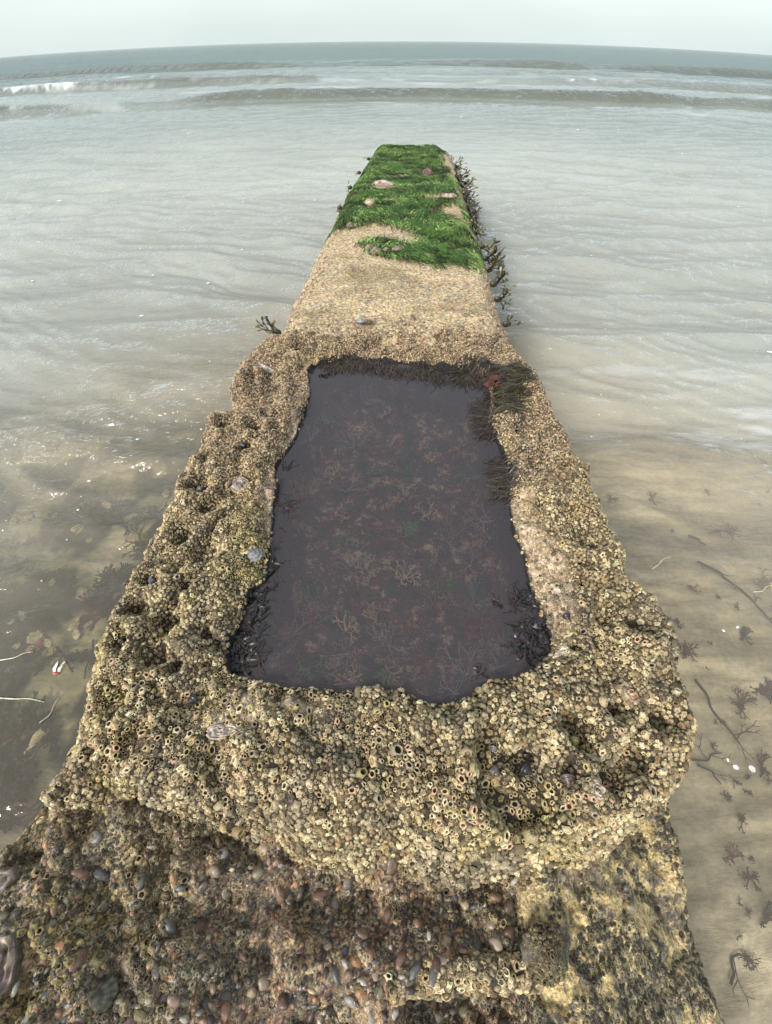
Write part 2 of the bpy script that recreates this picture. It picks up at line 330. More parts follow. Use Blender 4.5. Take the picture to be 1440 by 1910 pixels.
def gridxy(x0, x1, y0, y1, d):
    return np.meshgrid(np.arange(x0, x1, d), np.arange(y0, y1, d))
class Surf:
    def __init__(s, X, Y, Z): s.x0 = X[0, 0]; s.y0 = Y[0, 0]; s.d = X[0, 1]-X[0, 0]; s.Z = Z; s.gy, s.gx = np.gradient(Z, s.d)
    def z(s, x, y, A=None):
        A = s.Z if A is None else A
        fx = np.clip((np.asarray(x)-s.x0)/s.d, 0, A.shape[1]-1.001); fy = np.clip((np.asarray(y)-s.y0)/s.d, 0, A.shape[0]-1.001)
        i = fx.astype(int); j = fy.astype(int); u = fx-i; v_ = fy-j
        return (A[j, i]*(1-u)+A[j, i+1]*u)*(1-v_)+(A[j+1, i]*(1-u)+A[j+1, i+1]*u)*v_
    def n(s, x, y):
        gx = s.z(x, y, s.gx); gy = s.z(x, y, s.gy); n = np.stack([-gx, -gy, np.ones_like(gx)], -1); return n/np.linalg.norm(n, axis=-1, keepdims=True)

def hit(px, py, surf, z=-.01):
    for _ in range(6):
        x, y = at(px, py, z); z = .5*z+.5*float(surf.z(np.array([x]), np.array([y]))[0])
    return x, y, z
groyne = obj('concrete_groyne', None, None); tag(groyne, 'barnacled concrete groyne with a rock pool, reaching out into the grey sea', 'groyne')
X, Y = gridxy(-.72, .72, -.26, 1.42, 0.0034)
Z, SO, SP = block_h(X, Y); Z = np.maximum(Z, -0.75)
o_block = obj('pool_block', grid_mesh('pool_block', X, Y, Z, SO > -0.125, None, {'bare': np.maximum.reduce([sstep(-.012, .004, sdist(STRIP_R, X, Y)), sstep(-.01, .004, sdist(STRIP_L, X, Y)), .7*sstep(-.005, .01, sdist(STRIP_F, X, Y))])*(SP < .004), 'floor': sstep(.006, .03, SP), 'wet': sstep(-.007, -.002, SP+.004*fbm(X, Y, .02, 3, 66))*sstep(.02, .010, SP)}), M_block, groyne)
S_block = Surf(X, Y, Z)

# seaward beam
BX, BY = gridxy(-.6, .72, 0.98, 4.72, 0.0075)
so = sdist(BEAM, BX, BY)+fbm(BX, BY, .12, 3, 31)*.008
BZ = fbm(BX, BY, 0.4, 3, 33)*0.010+fbm(BX, BY, 0.05, 3, 34)*0.0035-0.004
qe = np.clip((0.08-so)/0.08, 0, 1); BZ = BZ-0.05*qe**2; BZ = np.where(so < 0, BZ+so*5, BZ)
for a_, b_, d_ in [(745, 318, .02), (800, 322, .025)]:
    cx, cy = at(a_, b_, 0); BZ -= d_*np.exp(-(((BX-cx)/.06)**2+((BY-cy)/.08)**2))
o_beam = obj('seaward_beam', grid_mesh('seaward_beam', BX, BY, np.maximum(BZ, -.8), so > -0.17), M_beam, groyne)
S_beam = Surf(BX, BY, BZ); BSO = so

# near apron
AX, AY = gridxy(-.62, .62, -1.3, .2, 0.0034)
so = sdist(APRON, AX, AY)+fbm(AX, AY, .1, 3, 51)*.006
AZ = -0.095+fbm(AX, AY, 0.16, 4, 52)*0.030+fbm(AX, AY, .05, 4, 53)*0.038*(1-.55*sstep(.1, .3, AX))+np.abs(fbm(AX, AY, .018, 3, 54))*.012
AZ += .022*np.exp(-((AX-.09)/.13)**4-((AY+.145)/.03)**2)
AZ -= 0.022*np.exp(-((AX-.0)/.20)**2-((AY+.095)/.035)**2)               # trough under the ledge
AZ += 0.060*sstep(-.16, -.34, AX)                                        # left shoulder
AZ += -0.10*sstep(.20, .42, AX)                                          # the right side slopes away
c1, c2 = at(1015, 1785, -.1); AZ += fbm(AX, AY, .012, 2, 59)*.005+0.014*np.exp(-(((AX-c1)/.03)**2+((AY-c2)/.03)**2))
AZ += -0.07*sstep(-.170, -.180, AY+.006*fbm(AX, AY, .03, 3, 61))*sstep(.005, .03, AX)*sstep(.175, .15, AX)    # slot below the little ledge
qe = np.clip((0.03-so)/0.03, 0, 1); AZ = AZ-0.015*qe**2; AZ = np.where(so < 0, AZ+so*7, AZ)
o_apron = obj('near_apron', grid_mesh('near_apron', AX, AY, np.maximum(AZ, -.8), so > -0.10, None, {'ochre': np.clip(sstep(.13, .22, AX+.05*fbm(AX, AY, .06, 3, 57))+.55*sstep(-.20, -.30, AX+.06*fbm(AX, AY, .06, 3, 58)), 0, 1)}), M_apron, groyne)
S_apron = Surf(AX, AY, AZ); ASO = so

# ------------------------------------------------------------------ barnacles
def barnacle(kind, r_seed):
    """unit barnacle: ribbed volcano of plates; kind 0 closed, 1 open, 2 tall open"""
    g = np.random.default_rng(r_seed); m = 10; a = np.arange(m)*2*math.pi/m+g.uniform(0, 6)
    rib = 1+0.17*np.where(np.arange(m) % 2 == 0, 1, -1)+g.uniform(-.08, .08, m); ex = g.uniform(0.8, 1.0)
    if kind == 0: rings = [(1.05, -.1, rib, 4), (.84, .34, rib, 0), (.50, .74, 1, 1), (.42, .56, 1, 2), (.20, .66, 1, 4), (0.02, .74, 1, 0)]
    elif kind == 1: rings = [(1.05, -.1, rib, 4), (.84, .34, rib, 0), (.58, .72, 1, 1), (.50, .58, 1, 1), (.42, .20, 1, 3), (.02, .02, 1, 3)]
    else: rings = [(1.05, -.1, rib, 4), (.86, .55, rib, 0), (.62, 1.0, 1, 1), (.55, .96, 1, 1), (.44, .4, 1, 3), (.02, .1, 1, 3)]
    V = []; c = []
    for rr, z, rb, cc in rings:
        V.append(np.stack([rr*rb*np.cos(a)*ex, rr*rb*np.sin(a)/ex, np.full(m, z)+(g.uniform(-.05, .05, m) if cc == 1 else 0)], 1)); c += [cc]*m
    I = np.arange(len(rings)*m).reshape(-1, m); J = np.roll(I, -1, 1)
    return np.concatenate(V), np.stack([I[:-1], J[:-1], J[1:], I[1:]], -1).reshape(-1, 4), np.array(c)
VARS = [barnacle(0, 1), barnacle(0, 2), barnacle(0, 3), barnacle(0, 4), barnacle(1, 5), barnacle(1, 6), barnacle(1, 7), barnacle(2, 8)]
def frame(n):
    up = np.array([0, 0, 1.0]); ax = np.cross(np.broadcast_to([0.3, 1, 0.1], n.shape), n); ax /= np.linalg.norm(ax, axis=1)[:, None]
    return ax, np.cross(n, ax)
def place_barn(P, Nn, Rr, var, colr):
    """all barnacles of the crust in one mesh"""
    V = []; Q = []; C = []; off = 0; Nn = Nn+rng.normal(0, .22, Nn.shape); Nn = Nn/np.linalg.norm(Nn, axis=1)[:, None]; A, B = frame(Nn)
    for k, (bv, bq, bc) in enumerate(VARS):
        s = var == k; n = s.sum()
        if not n: continue
        ang = rng.uniform(0, 6.28, n); ca, sa = np.cos(ang)[:, None], np.sin(ang)[:, None]
        a = A[s]*ca+B[s]*sa; b_ = -A[s]*sa+B[s]*ca; r = Rr[s][:, None, None]
        hz = rng.uniform(.7, 1.3, n)[:, None, None]
        W_ = P[s][:, None]+r*(bv[None, :, 0:1]*a[:, None]+bv[None, :, 1:2]*b_[:, None]+hz*bv[None, :, 2:3]*Nn[s][:, None])
        V.append(W_.reshape(-1, 3)); m = len(bv); Q.append((bq[None]+(off+np.arange(n)*m)[:, None, None]).reshape(-1, 4)); off += n*m
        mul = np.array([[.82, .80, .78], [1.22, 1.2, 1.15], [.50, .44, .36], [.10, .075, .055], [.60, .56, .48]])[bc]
        C.append((colr[s][:, None]*mul[None]).reshape(-1, 3))
    return np.concatenate(V), np.concatenate(Q), np.clip(np.concatenate(C), 0, .85)
def scatter(surf, x0, x1, y0, y1, ncand, radius_fn, accept_fn, pack=1.46):
    """dart throwing over a height field, area weighted by slope"""
    x = rng.uniform(x0, x1, ncand); y = rng.uniform(y0, y1, ncand)
    n = surf.n(x, y); z = surf.z(x, y); ok = accept_fn(x, y, z, n)
    x, y, z, n = x[ok], y[ok], z[ok], n[ok]; r = radius_fn(x, y)
    cell = 0.012; grid = {}; keep = []
    for i in range(len(x)):
        p = (x[i], y[i], z[i]); c = (int(p[0]//cell), int(p[1]//cell), int(p[2]//cell)); ri = r[i]; bad = False
        for dx in (-1, 0, 1):
            for dy in (-1, 0, 1):
                for dz in (-1, 0, 1):
                    for (q0, q1, q2, rj) in grid.get((c[0]+dx, c[1]+dy, c[2]+dz), ()):
                        if (q0-p[0])**2+(q1-p[1])**2+(q2-p[2])**2 < ((ri+rj)*pack/2)**2: bad = True; break
                    if bad: break
                if bad: break
            if bad: break
        if not bad: grid.setdefault(c, []).append(p+(ri,)); keep.append(i)
    k = np.array(keep); return np.stack([x, y, z], 1)[k], n[k], r[k]
def b_color(P):
    n = len(P); t_ = fbm(P[:, 0], P[:, 1], .12, 4, 81); g_ = fbm(P[:, 0], P[:, 1], .05, 3, 85)
    tan = np.array([.35, .25, .12]); cream = np.array([.86, .74, .46]); olive = np.array([.46, .40, .15]); grey = np.array([.30, .27, .21]); pink = np.array([.56, .40, .28])
    u = rng.uniform(0, 1, n)[:, None]
    c = tan*(1-u)+cream*u
    w = sstep(.05, .5, t_)[:, None]; c = c*(1-.6*w)+olive*1.25*.6*w
    w = sstep(-.05, -.5, g_)[:, None]; c = c*(1-.55*w)+grey*.55*w
    w = (sstep(.3, .8, P[:, 1])*.5)[:, None]; c = c*(1-w)+pink*w
    # tone differs at random from one barnacle to the next
    return c*(rng.uniform(.0, 1, (n, 1))*.92+.27)
def front(y): return sstep(.75, .0, y)
P1, N1, R1 = scatter(S_block, -.60, .60, -.16, 1.32, 560000,
    lambda x, y: (0.0022+0.0017*front(y))*np.exp(rng.normal(0, .28, len(x))),
    lambda x, y, z, n: (sdist(BLOCK, x, y) > np.where((y < .0) & (x < .33), -.062+.02*noise(x/.03, y/.03, 4), -0.035)) & (z > -.30) & (sdist(POOL, x, y) < -.001) & (z > ZP-.30) &
        (rng.uniform(0, 1, len(x)) > 0.8*sstep(-.008, .012, sdist(STRIP_R, x, y))) & (rng.uniform(0, 1, len(x)) > 0.93*sstep(-.005, .005, sdist(STRIP_L, x, y))) & (rng.uniform(0, 1, len(x)) > 0.6*sstep(-.005, .01, sdist(STRIP_F, x, y))) &
        (fbm(x, y, .05, 3, 90) > -.62) & ~((np.min([np.hypot(x-a, y-b_)/r_ for a, b_, r_ in PITL], 0) < .62) & (rng.uniform(0, 1, len(x)) < .75)))
op = fbm(P1[:, 0], P1[:, 1], .07, 3, 95)+rng.normal(0, .33, len(P1))
var = np.where(op > .26-.16*front(P1[:, 1]), rng.integers(4, 8, len(P1)), rng.integers(0, 4, len(P1)))
C1 = b_color(P1)
print('barnacles', len(P1))

# the 300 nearest-looking open ones are individuals
dist = np.hypot(np.hypot(P1[:, 0], P1[:, 1]), P1[:, 2]-H); size = R1/dist
score = np.where((var >= 4) & (N1[:, 2] > .55) & (P1[:, 1] > -.055), size, 0); big = np.argsort(-score)[:300]
mask = np.ones(len(P1), bool); mask[big] = False
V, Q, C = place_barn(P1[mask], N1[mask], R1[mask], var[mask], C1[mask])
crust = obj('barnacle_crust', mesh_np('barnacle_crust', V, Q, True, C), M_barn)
tag(crust, 'dense crust of small tan and cream barnacles covering the pool block', 'barnacles', kind='stuff')
from mathutils import Matrix, Vector
BM = []
for k in range(4, 8):
    for cc in range(5):
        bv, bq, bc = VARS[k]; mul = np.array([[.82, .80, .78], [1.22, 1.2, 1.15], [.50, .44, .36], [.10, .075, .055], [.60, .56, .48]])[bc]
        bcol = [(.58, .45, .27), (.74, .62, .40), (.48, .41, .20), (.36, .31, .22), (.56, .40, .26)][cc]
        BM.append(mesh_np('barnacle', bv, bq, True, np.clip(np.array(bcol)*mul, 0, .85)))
for i in big:
    o = obj('barnacle', BM[(var[i]-4)*5+int(rng.integers(0, 5))], M_barn)
    z = Vector(N1[i]); x_ = z.cross(Vector((.2, 1, .1))).normalized(); y_ = z.cross(x_); r = float(R1[i])*1.12
    Mx = Matrix((x_, y_, z)).transposed().to_4x4() @ Matrix.Rotation(rnd.uniform(0, 6.28), 4, 'Z') @ Matrix.Scale(r, 4); Mx.translation = Vector(P1[i])
    o.matrix_world = Mx
    tag(o, 'open-mouthed tan barnacle crowded among others on the front ledge below the pool', 'barnacle', 'open barnacles on the front ledge')

P5, N5, R5 = scatter(S_apron, -.60, .40, -.26, .10, 90000, lambda x, y: .0038*np.exp(rng.normal(0, .28, len(x))),
    lambda x, y, z, n: (sdist(APRON, x, y) > -.03) & (z > -.4) & (rng.uniform(0, 1, len(x)) < np.exp(-np.maximum(0, -sdist(BLOCK, x, y)-.02)/np.where(x < -.24, .11, .022))*1.1) & (fbm(x, y, .05, 3, 131) > -.15+.5*sstep(.0, -.10, -.0+sdist(BLOCK, x, y))*(x > -.25)), 1.5)
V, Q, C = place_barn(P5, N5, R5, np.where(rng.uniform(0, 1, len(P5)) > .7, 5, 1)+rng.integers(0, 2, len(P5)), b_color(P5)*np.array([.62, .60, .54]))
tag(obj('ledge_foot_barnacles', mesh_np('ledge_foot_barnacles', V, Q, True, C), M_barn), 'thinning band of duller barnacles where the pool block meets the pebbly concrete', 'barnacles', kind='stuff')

# sparse tiny crust on beam shoulders and on the apron slope
def low_barn(P, Nn, Rr, colr, dark=.16):
    m = 6; a0 = np.arange(m)*2*math.pi/m; rings = [(1, 0, .8), (.62, .6, 1.2), (.5, .52, .9), (.08, .25, dark)]
    bv = np.concatenate([np.stack([r*np.cos(a0), r*np.sin(a0), np.full(m, z)], 1) for r, z, _ in rings]); mu = np.repeat([c for _, _, c in rings], m)
    I = np.arange(len(rings)*m).reshape(-1, m); J = np.roll(I, -1, 1); bq = np.stack([I[:-1], J[:-1], J[1:], I[1:]], -1).reshape(-1, 4)
    A, B = frame(Nn); n = len(P); r = Rr[:, None, None]
    W_ = P[:, None]+r*(bv[None, :, 0:1]*A[:, None]+bv[None, :, 1:2]*B[:, None]+bv[None, :, 2:3]*Nn[:, None])
    return W_.reshape(-1, 3), (bq[None]+(np.arange(n)*len(bv))[:, None, None]).reshape(-1, 4), np.clip((colr[:, None]*mu[None, :, None]).reshape(-1, 3), 0, .85)
P2, N2, R2 = scatter(S_beam, -.5, .6, 1.02, 2.6, 60000, lambda x, y: 0.0042*np.exp(rng.normal(0, .25, len(x))),
    lambda x, y, z, n: (z > -.3) & ((sdist(BEAM, x, y) < .07+.05*noise(x/.1, y/.1, 5)) | (y < 1.24+.06*noise(x/.08, y/.08, 6))) & (sdist(BLOCK, x, y) < .02))
V, Q, C = low_barn(P2, N2, R2, b_color(P2)*.92)
tag(obj('beam_barnacles', mesh_np('beam_barnacles', V, Q, True, C), M_barn), 'fine brown barnacle crust along the shoulders of the seaward beam', 'barnacles', kind='stuff')
print('beam', len(P2))
P3, N3, R3 = scatter(S_apron, -.60, .56, -.34, .12, 120000, lambda x, y: np.where(x > .12, .0030, .0028)*np.exp(rng.normal(0, .25, len(x))),
    lambda x, y, z, n: (sdist(APRON, x, y) > -.03) & (z > -.40) & (fbm(x, y, .05, 4, 101) > np.where(x > .24, -.12, np.where(x > .1, -.1, np.where(x < -.25, -.12, .08)))))
u = rng.uniform(0, 1, (len(P3), 1)); C3 = ((np.array([.075, .065, .045])*(1-u)+np.array([.36, .31, .19])*u*u))
V, Q, C = low_barn(P3, N3, R3, C3)
tag(obj('apron_barnacles', mesh_np('apron_barnacles', V, Q, True, C), M_barn), 'small grey-green barnacles scattered over the pebbly concrete at the bottom edge', 'barnacles', kind='stuff')
print('apron', len(P3))

# ------------------------------------------------------------------ pebbles set in the apron
def pebble_mesh(name, seed, colr, sub=3):
    g = np.random.default_rng(seed); n, m = 8, 12
    th = np.linspace(0.001, math.pi-.001, n); ph = np.arange(m)*2*math.pi/m
    T, Pp = np.meshgrid(th, ph, indexing='ij'); d = np.stack([np.sin(T)*np.cos(Pp), np.sin(T)*np.sin(Pp), np.cos(T)], -1)
    r = np.ones(T.shape)
    for _ in range(6):
        a = g.normal(0, 1, 3); a /= np.linalg.norm(a); r = np.minimum(r, g.uniform(.60, .9)/np.maximum(np.abs(d@a), .001)*1.0) if g.uniform() < .8 else r
    V = d*r[..., None]*np.array([g.uniform(.8, 1.3), g.uniform(.7, 1.0), g.uniform(.5, .8)])
    I = np.arange(n*m).reshape(n, m); J = np.roll(I, -1, 1); q = np.stack([I[:-1], I[1:], J[1:], J[:-1]], -1).reshape(-1, 4)
    return V.reshape(-1, 3), q
PEBC = [(.17, .10, .075), (.13, .075, .06), (.24, .14, .09), (.08, .06, .05), (.17, .12, .085), (.11, .105, .10), (.26, .20, .14), (.34, .18, .09), (.22, .20, .17), (.14, .08, .06), (.38, .30, .18), (.42, .38, .32), (.09, .075, .06), (.22, .13, .09), (.20, .18, .12), (.09, .09, .095)]
P4, N4, R4 = scatter(S_apron, -.45, .34, -.30, .0, 40000, lambda x, y: .0046*np.exp(np.clip(rng.normal(0, .5, len(x)), -1, .9)),
    lambda x, y, z, n: (sdist(APRON, x, y) > .01) & (fbm(x, y, .09, 3, 111) > np.where(x > .17, .28, np.where(x > -.25, -.4, -.02))), 1.6)
order = np.argsort(-R4/np.hypot(np.hypot(P4[:, 0], P4[:, 1]), P4[:, 2]-H)); print('pebbles', len(P4))
vis = [i for i in order if P4[i, 1] < -.04 and P4[i, 1] > -.26][:100]
pv = [pebble_mesh('p', s, None) for s in range(8)]
PM = [mesh_np('pebble', pv[i % 8][0], pv[i % 8][1], True, np.broadcast_to(PEBC[i % len(PEBC)], (96, 3))) for i in range(24)]
def orient(o, p, n, r, sink=0.0, spin=None):
    z = Vector(n).normalized(); x_ = z.cross(Vector((.2, 1, .1))).normalized(); y_ = z.cross(x_)
    Mx = Matrix((x_, y_, z)).transposed().to_4x4() @ Matrix.Rotation(rnd.uniform(0, 6.28) if spin is None else spin, 4, 'Z') @ Matrix.Scale(r, 4)
    Mx.translation = Vector(p)+z*sink; o.matrix_world = Mx
for i in vis:
    o = obj('pebble', PM[int(rng.integers(0, 24))], M_peb, o_apron); orient(o, P4[i], N4[i], float(R4[i]), -0.12*float(R4[i]))
V = []; Q = []; C = []; off = 0; vs = set(vis)
for i in range(len(P4)):
    if i in vs: continue
    bv, bq = pv[int(rng.integers(0, 8))]; a, b_ = frame(N4[i:i+1]); an = rng.uniform(0, 6.28); r = R4[i]
    aa = a*math.cos(an)+b_*math.sin(an); bb = -a*math.sin(an)+b_*math.cos(an)
    V.append(P4[i]+r*(bv[:, :1]*aa+bv[:, 1:2]*bb+(bv[:, 2:3]-.12)*N4[i])); Q.append(bq+off); off += len(bv)
    C.append(np.broadcast_to(np.array(PEBC[int(rng.integers(0, len(PEBC)))])*rng.uniform(.7, 1.3), (len(bv), 3)))
obj('exposed_pebbles', mesh_np('exposed_pebbles', np.concatenate(V), np.concatenate(Q), True, np.concatenate(C)), M_peb, o_apron, kind='stuff')

# little barnacled ledge with a dark slot at the very front
mb = MB(); xs = np.linspace(.0, .185, 40); m = 10
ring = []
for x_ in xs:
    yc = -.158+.006*noise(x_/.03, 0., 3); zc = -.086+.008*noise(x_/.03, 9., 4)-.02*max(0, (x_-.15)/.035)
    ring.append([(x_, yc+.016*math.cos(t_)*(1+.15*noise(x_/.01, t_*2., 7)), zc+.014*math.sin(t_)*(1+.15*noise(x_/.01, t_*2., 8))) for t_ in np.arange(m)*2*math.pi/m])
ring = np.array(ring).reshape(-1, 3); I = np.arange(40*m).reshape(40, m); J = np.roll(I, -1, 1)
mb.add(ring, np.stack([I[:-1], J[:-1], J[1:], I[1:]], -1).reshape(-1, 4), (.3, .24, .16)); lip = mb.build('front_lip', M_block, groyne)
n = 520; px_ = rng.uniform(.0, .185, n); t_ = rng.uniform(-.5, math.pi+.9, n); Nn = np.stack([np.zeros(n), np.cos(t_), np.sin(t_)], 1); Pp = np.stack([px_, -.158+.006*noise(px_/.03, px_*0, 3)+.015*Nn[:, 1], -.086+.008*noise(px_/.03, px_*0+9., 4)-.02*np.maximum(0, (px_-.15)/.035)+.013*Nn[:, 2]], 1)
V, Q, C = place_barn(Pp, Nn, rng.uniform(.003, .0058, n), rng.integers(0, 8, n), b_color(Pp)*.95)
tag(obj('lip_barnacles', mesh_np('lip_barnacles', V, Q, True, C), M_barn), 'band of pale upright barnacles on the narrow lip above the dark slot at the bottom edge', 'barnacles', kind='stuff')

# ------------------------------------------------------------------ pool water
PX, PY = gridxy(-.36, .36, .08, 1.10, .006)
sp_ = sdist(POOL, PX, PY)
tag(obj('pool_water', grid_mesh('pool_water', PX, PY, np.full(PX.shape, ZP)+.0004*fbm(PX, PY, .05, 2, 7), sp_ > -.03), M_pool), 'dark still water filling the rectangular rock pool', 'water', kind='structure')

# ------------------------------------------------------------------ sea and seabed
def polar(nr, na, r0, r1, a0, a1):
    r = r0*(r1/r0)**np.linspace(0, 1, nr); a = np.radians(np.linspace(a0, a1, na)); Rr, A = np.meshgrid(r, a, indexing='ij')
    return Rr*np.sin(A), Rr*np.cos(A), Rr
GX, GY, GR = polar(1350, 820, .28, 6500, -118, 118)
def crest(y, y0, back, face):        # steep landward face, long seaward back
    d = y-y0; return np.where(d < 0, np.exp(-(d/face)**2), np.exp(-(d/back)**2))
ZS = np.zeros_like(GX); FO = np.zeros_like(GX); FA = np.zeros_like(GX)
for (y0, amp, face, back, foam, seed, thr) in [
        (14.3, .25, .22, 1.0, .08, 1, -.42), (12.4, .07, .25, .9, .0, 2, .0), (17.0, .08, .3, 1.2, .0, 3, -.1), (22.8, .25, .28, 1.6, .6, 4, -.42), (19.6, .10, .35, 1.4, .0, 5, -.1),
        (28, .16, .5, 2.0, .35, 6, -.2), (37, .30, .6, 3, .0, 7, -.4), (10.4, .035, .22, .8, 0, 9, .0), (8.3, .022, .2, .7, 0, 10, .0), (6.6, .016, .18, .5, 0, 11, .0)]:
    yy = y0+.05*y0*fbm(GX, GX*0+y0, 1.1*y0, 2, seed)+.25*fbm(GX, GX*0, 2.2, 2, seed+70)
    env = (.35+.65*sstep(thr-.2, thr+.5, fbm(GX, GX*0+y0*3, .45*y0, 3, seed+40)))*sstep(thr-.6, thr+.2, fbm(GX, GX*0+y0*5, .7*y0, 2, seed+50)); c_ = crest(GY, yy, back, face)*env; ZS += amp*c_
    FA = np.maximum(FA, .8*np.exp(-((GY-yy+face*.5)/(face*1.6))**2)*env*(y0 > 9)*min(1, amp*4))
    FO = np.maximum(FO, foam*crest(GY, yy, .35, .22)*env*1.5*sstep(-.05, .3, np.abs(GX)/y0-.55+.4*noise(GX/2., GX*0+seed, 3)))
def ripple(wl, amp, ang, seed, rmax):
    ca, sa = math.cos(R(ang)), math.sin(R(ang)); u_ = GX*sa+GY*ca; v_ = GX*ca-GY*sa
    w = np.sin(u_/wl*6.283+2.8*fbm(GX, GY, wl*2.6, 2, seed)*2); w = (1-np.abs(np.sin(u_/wl*3.1416+2.4*fbm(GX, GY, wl*2.6, 2, seed))))*1.3-.6+.35*w; w = w*sstep(.6, 1.5, GR)*(.55+.8*fbm(u_, v_*.5, wl*4, 2, seed+5))
    return (2.5 if wl < .6 else 1.8)*amp*w*sstep(rmax, rmax*.4, GR)
ZS += ripple(.55, .0125, 6, 201, 45)+ripple(.30, .0078, -14, 203, 30)+ripple(.19, .0040, 12, 204, 14)+ripple(.12, .0019, 28, 205, 8)+ripple(1.2, .026, 3, 207, 120)+ripple(.8, .014, -9, 208, 60)+ripple(4.5, .05, -4, 209, 500)
ZS += fbm(GX, GY, .35, 3, 211)*.006*sstep(14, 3, GR)
# small spent wave crossing on the right, and its left-hand twin
yy = 1.14+.10*fbm(GX, GX*0, .5, 3, 220)-.06*(GX-1.1); ZS += .016*crest(GY, yy, .22, .03)*sstep(.35, .6, GX)
yy = 1.55+.12*fbm(GX, GX*0+3, .5, 3, 221)+.2*(GX+1.2); ZS += .010*crest(GY, yy, .2, .05)*sstep(-.4, -.8, GX)
dirty = fbm(GX, GY, 1.3, 4, 230)
dshore = GY+0.35*np.abs(GX)*0
mil = .09+.0*GX+.22*sstep(.8, 1.8, GR)+.38*sstep(1.4, 3.2, GR)+.22*sstep(3, 6.5, GR)+.10*dirty*sstep(6, 2, GR)
mil += .22*sstep(.0, .12, GY-(1.14+.10*fbm(GX, GX*0, .5, 3, 220)-.06*(GX-1.1)))*sstep(.3, .6, GX)*sstep(2.6, 1.2, GY)
mil = np.clip(mil, 0.05, 1.0)
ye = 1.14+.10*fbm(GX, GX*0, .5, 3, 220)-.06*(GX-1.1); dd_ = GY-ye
sheen_wisp = np.exp(-((dd_-.03)/.035)**2)*sstep(-.25, .3, fbm(GX, GY*2.5, .22, 4, 260))+.8*sstep(.16, .42, fbm(GX*.7+.5*GY, GY*2.4, .25, 4, 261))*sstep(0, .05, dd_)*sstep(1.1, .3, dd_)  # bright sky-reflection streaks beyond the spent wave, painted into the water colour
sheen_wisp = sheen_wisp*sstep(.5, .75, GX)*.55
sheen_wisp += .22*sstep(.18, .5, fbm(GX*.9-.9*GY, GY*1.3+GX*.6, .30, 4, 262))*sstep(-.45, -.7, GX)*sstep(.75, 1.1, GY)*sstep(2.6, 1.8, GY)
sheen_wisp = np.clip(sheen_wisp, 0, .7)
beige = np.array([.55, .50, .385]); pinkg = np.array([.39, .415, .37]); grn = np.array([.27, .315, .29]); deep = np.array([.09, .145, .14])
s1 = sstep(1.3, 2.9, GR)[..., None]; s2 = sstep(4.5, 13, GR)[..., None]; s3 = sstep(18, 45, GR)[..., None]
WC = ((beige*(1-s1)+pinkg*s1)*(1-s2)+grn*s2)*(1-s3)+deep*s3; WC = WC*(1+.10*dirty[..., None])
SW = np.clip(FA*1.0, 0, 1)[..., None]; WC = WC*(1-SW)+np.array([.085, .09, .065])*SW  # dark landward wave faces: their weaker sky reflection is painted into the colour
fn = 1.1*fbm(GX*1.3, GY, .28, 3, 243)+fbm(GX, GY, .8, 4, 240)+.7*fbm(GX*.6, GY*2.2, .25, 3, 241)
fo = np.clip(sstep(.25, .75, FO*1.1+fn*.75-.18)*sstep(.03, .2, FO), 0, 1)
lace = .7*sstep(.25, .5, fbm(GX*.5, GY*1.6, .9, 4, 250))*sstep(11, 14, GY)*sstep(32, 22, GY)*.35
fo = np.clip(fo+lace, 0, 1)[..., None]; fo = np.maximum(fo, sheen_wisp[..., None]); WC = WC*(1-fo)+np.array([.78, .81, .80])*fo  # real foam plus the painted reflection streaks, both whitening the water colour
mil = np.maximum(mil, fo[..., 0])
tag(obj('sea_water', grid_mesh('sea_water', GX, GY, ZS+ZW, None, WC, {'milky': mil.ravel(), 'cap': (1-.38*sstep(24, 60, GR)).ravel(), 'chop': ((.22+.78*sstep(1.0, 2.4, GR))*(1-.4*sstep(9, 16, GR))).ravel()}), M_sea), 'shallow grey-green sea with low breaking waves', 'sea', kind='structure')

SX, SY, SR = polar(420, 520, .28, 30, -118, 118)
def bed_z(x, y):
    r = np.hypot(x, y); z = -.60-.10*sstep(.8, 3, r)-.25*sstep(2, 8, r)-.6*sstep(6, 30, r)
    z = z+.012*np.sin((y+.22*fbm(x, y, .5, 2, 301))/.085*6.283)*(.5+.5*fbm(x, y, .4, 2, 305))*sstep(.3, .6, x)+fbm(x, y, .3, 4, 302)*.02
    return z+fbm(x, y, .11, 4, 303)*.035*sstep(-.3, -.6, x)*sstep(2.2, 1.2, y)
SZ = bed_z(SX, SY)
sand = np.array([.54, .47, .345]); rock = np.array([.34, .31, .18]); dk = np.array([.035, .04, .035])
lw = (sstep(-.3, -.5, SX)*sstep(2.3, 1.0, SY+.3*fbm(SX, SY, .5, 3, 310)))[..., None]
pt = fbm(SX, SY, .24, 5, 311)*1.25
rockc = rock*(1-sstep(.22, .5, pt)[..., None])+sand*.9*sstep(.22, .5, pt)[..., None]; rockc = rockc*(1-sstep(.17, -.02, pt)[..., None])+dk*sstep(.17, -.02, pt)[..., None]
BC = sand*(1-lw)+rockc*lw
tag(obj('seabed', grid_mesh('seabed', SX, SY, SZ, None, BC), M_sand), 'pale sandy seabed under shallow water', 'seabed', kind='structure')
def bz(x, y): return float(bed_z(np.array([x]), np.array([y]))[0])

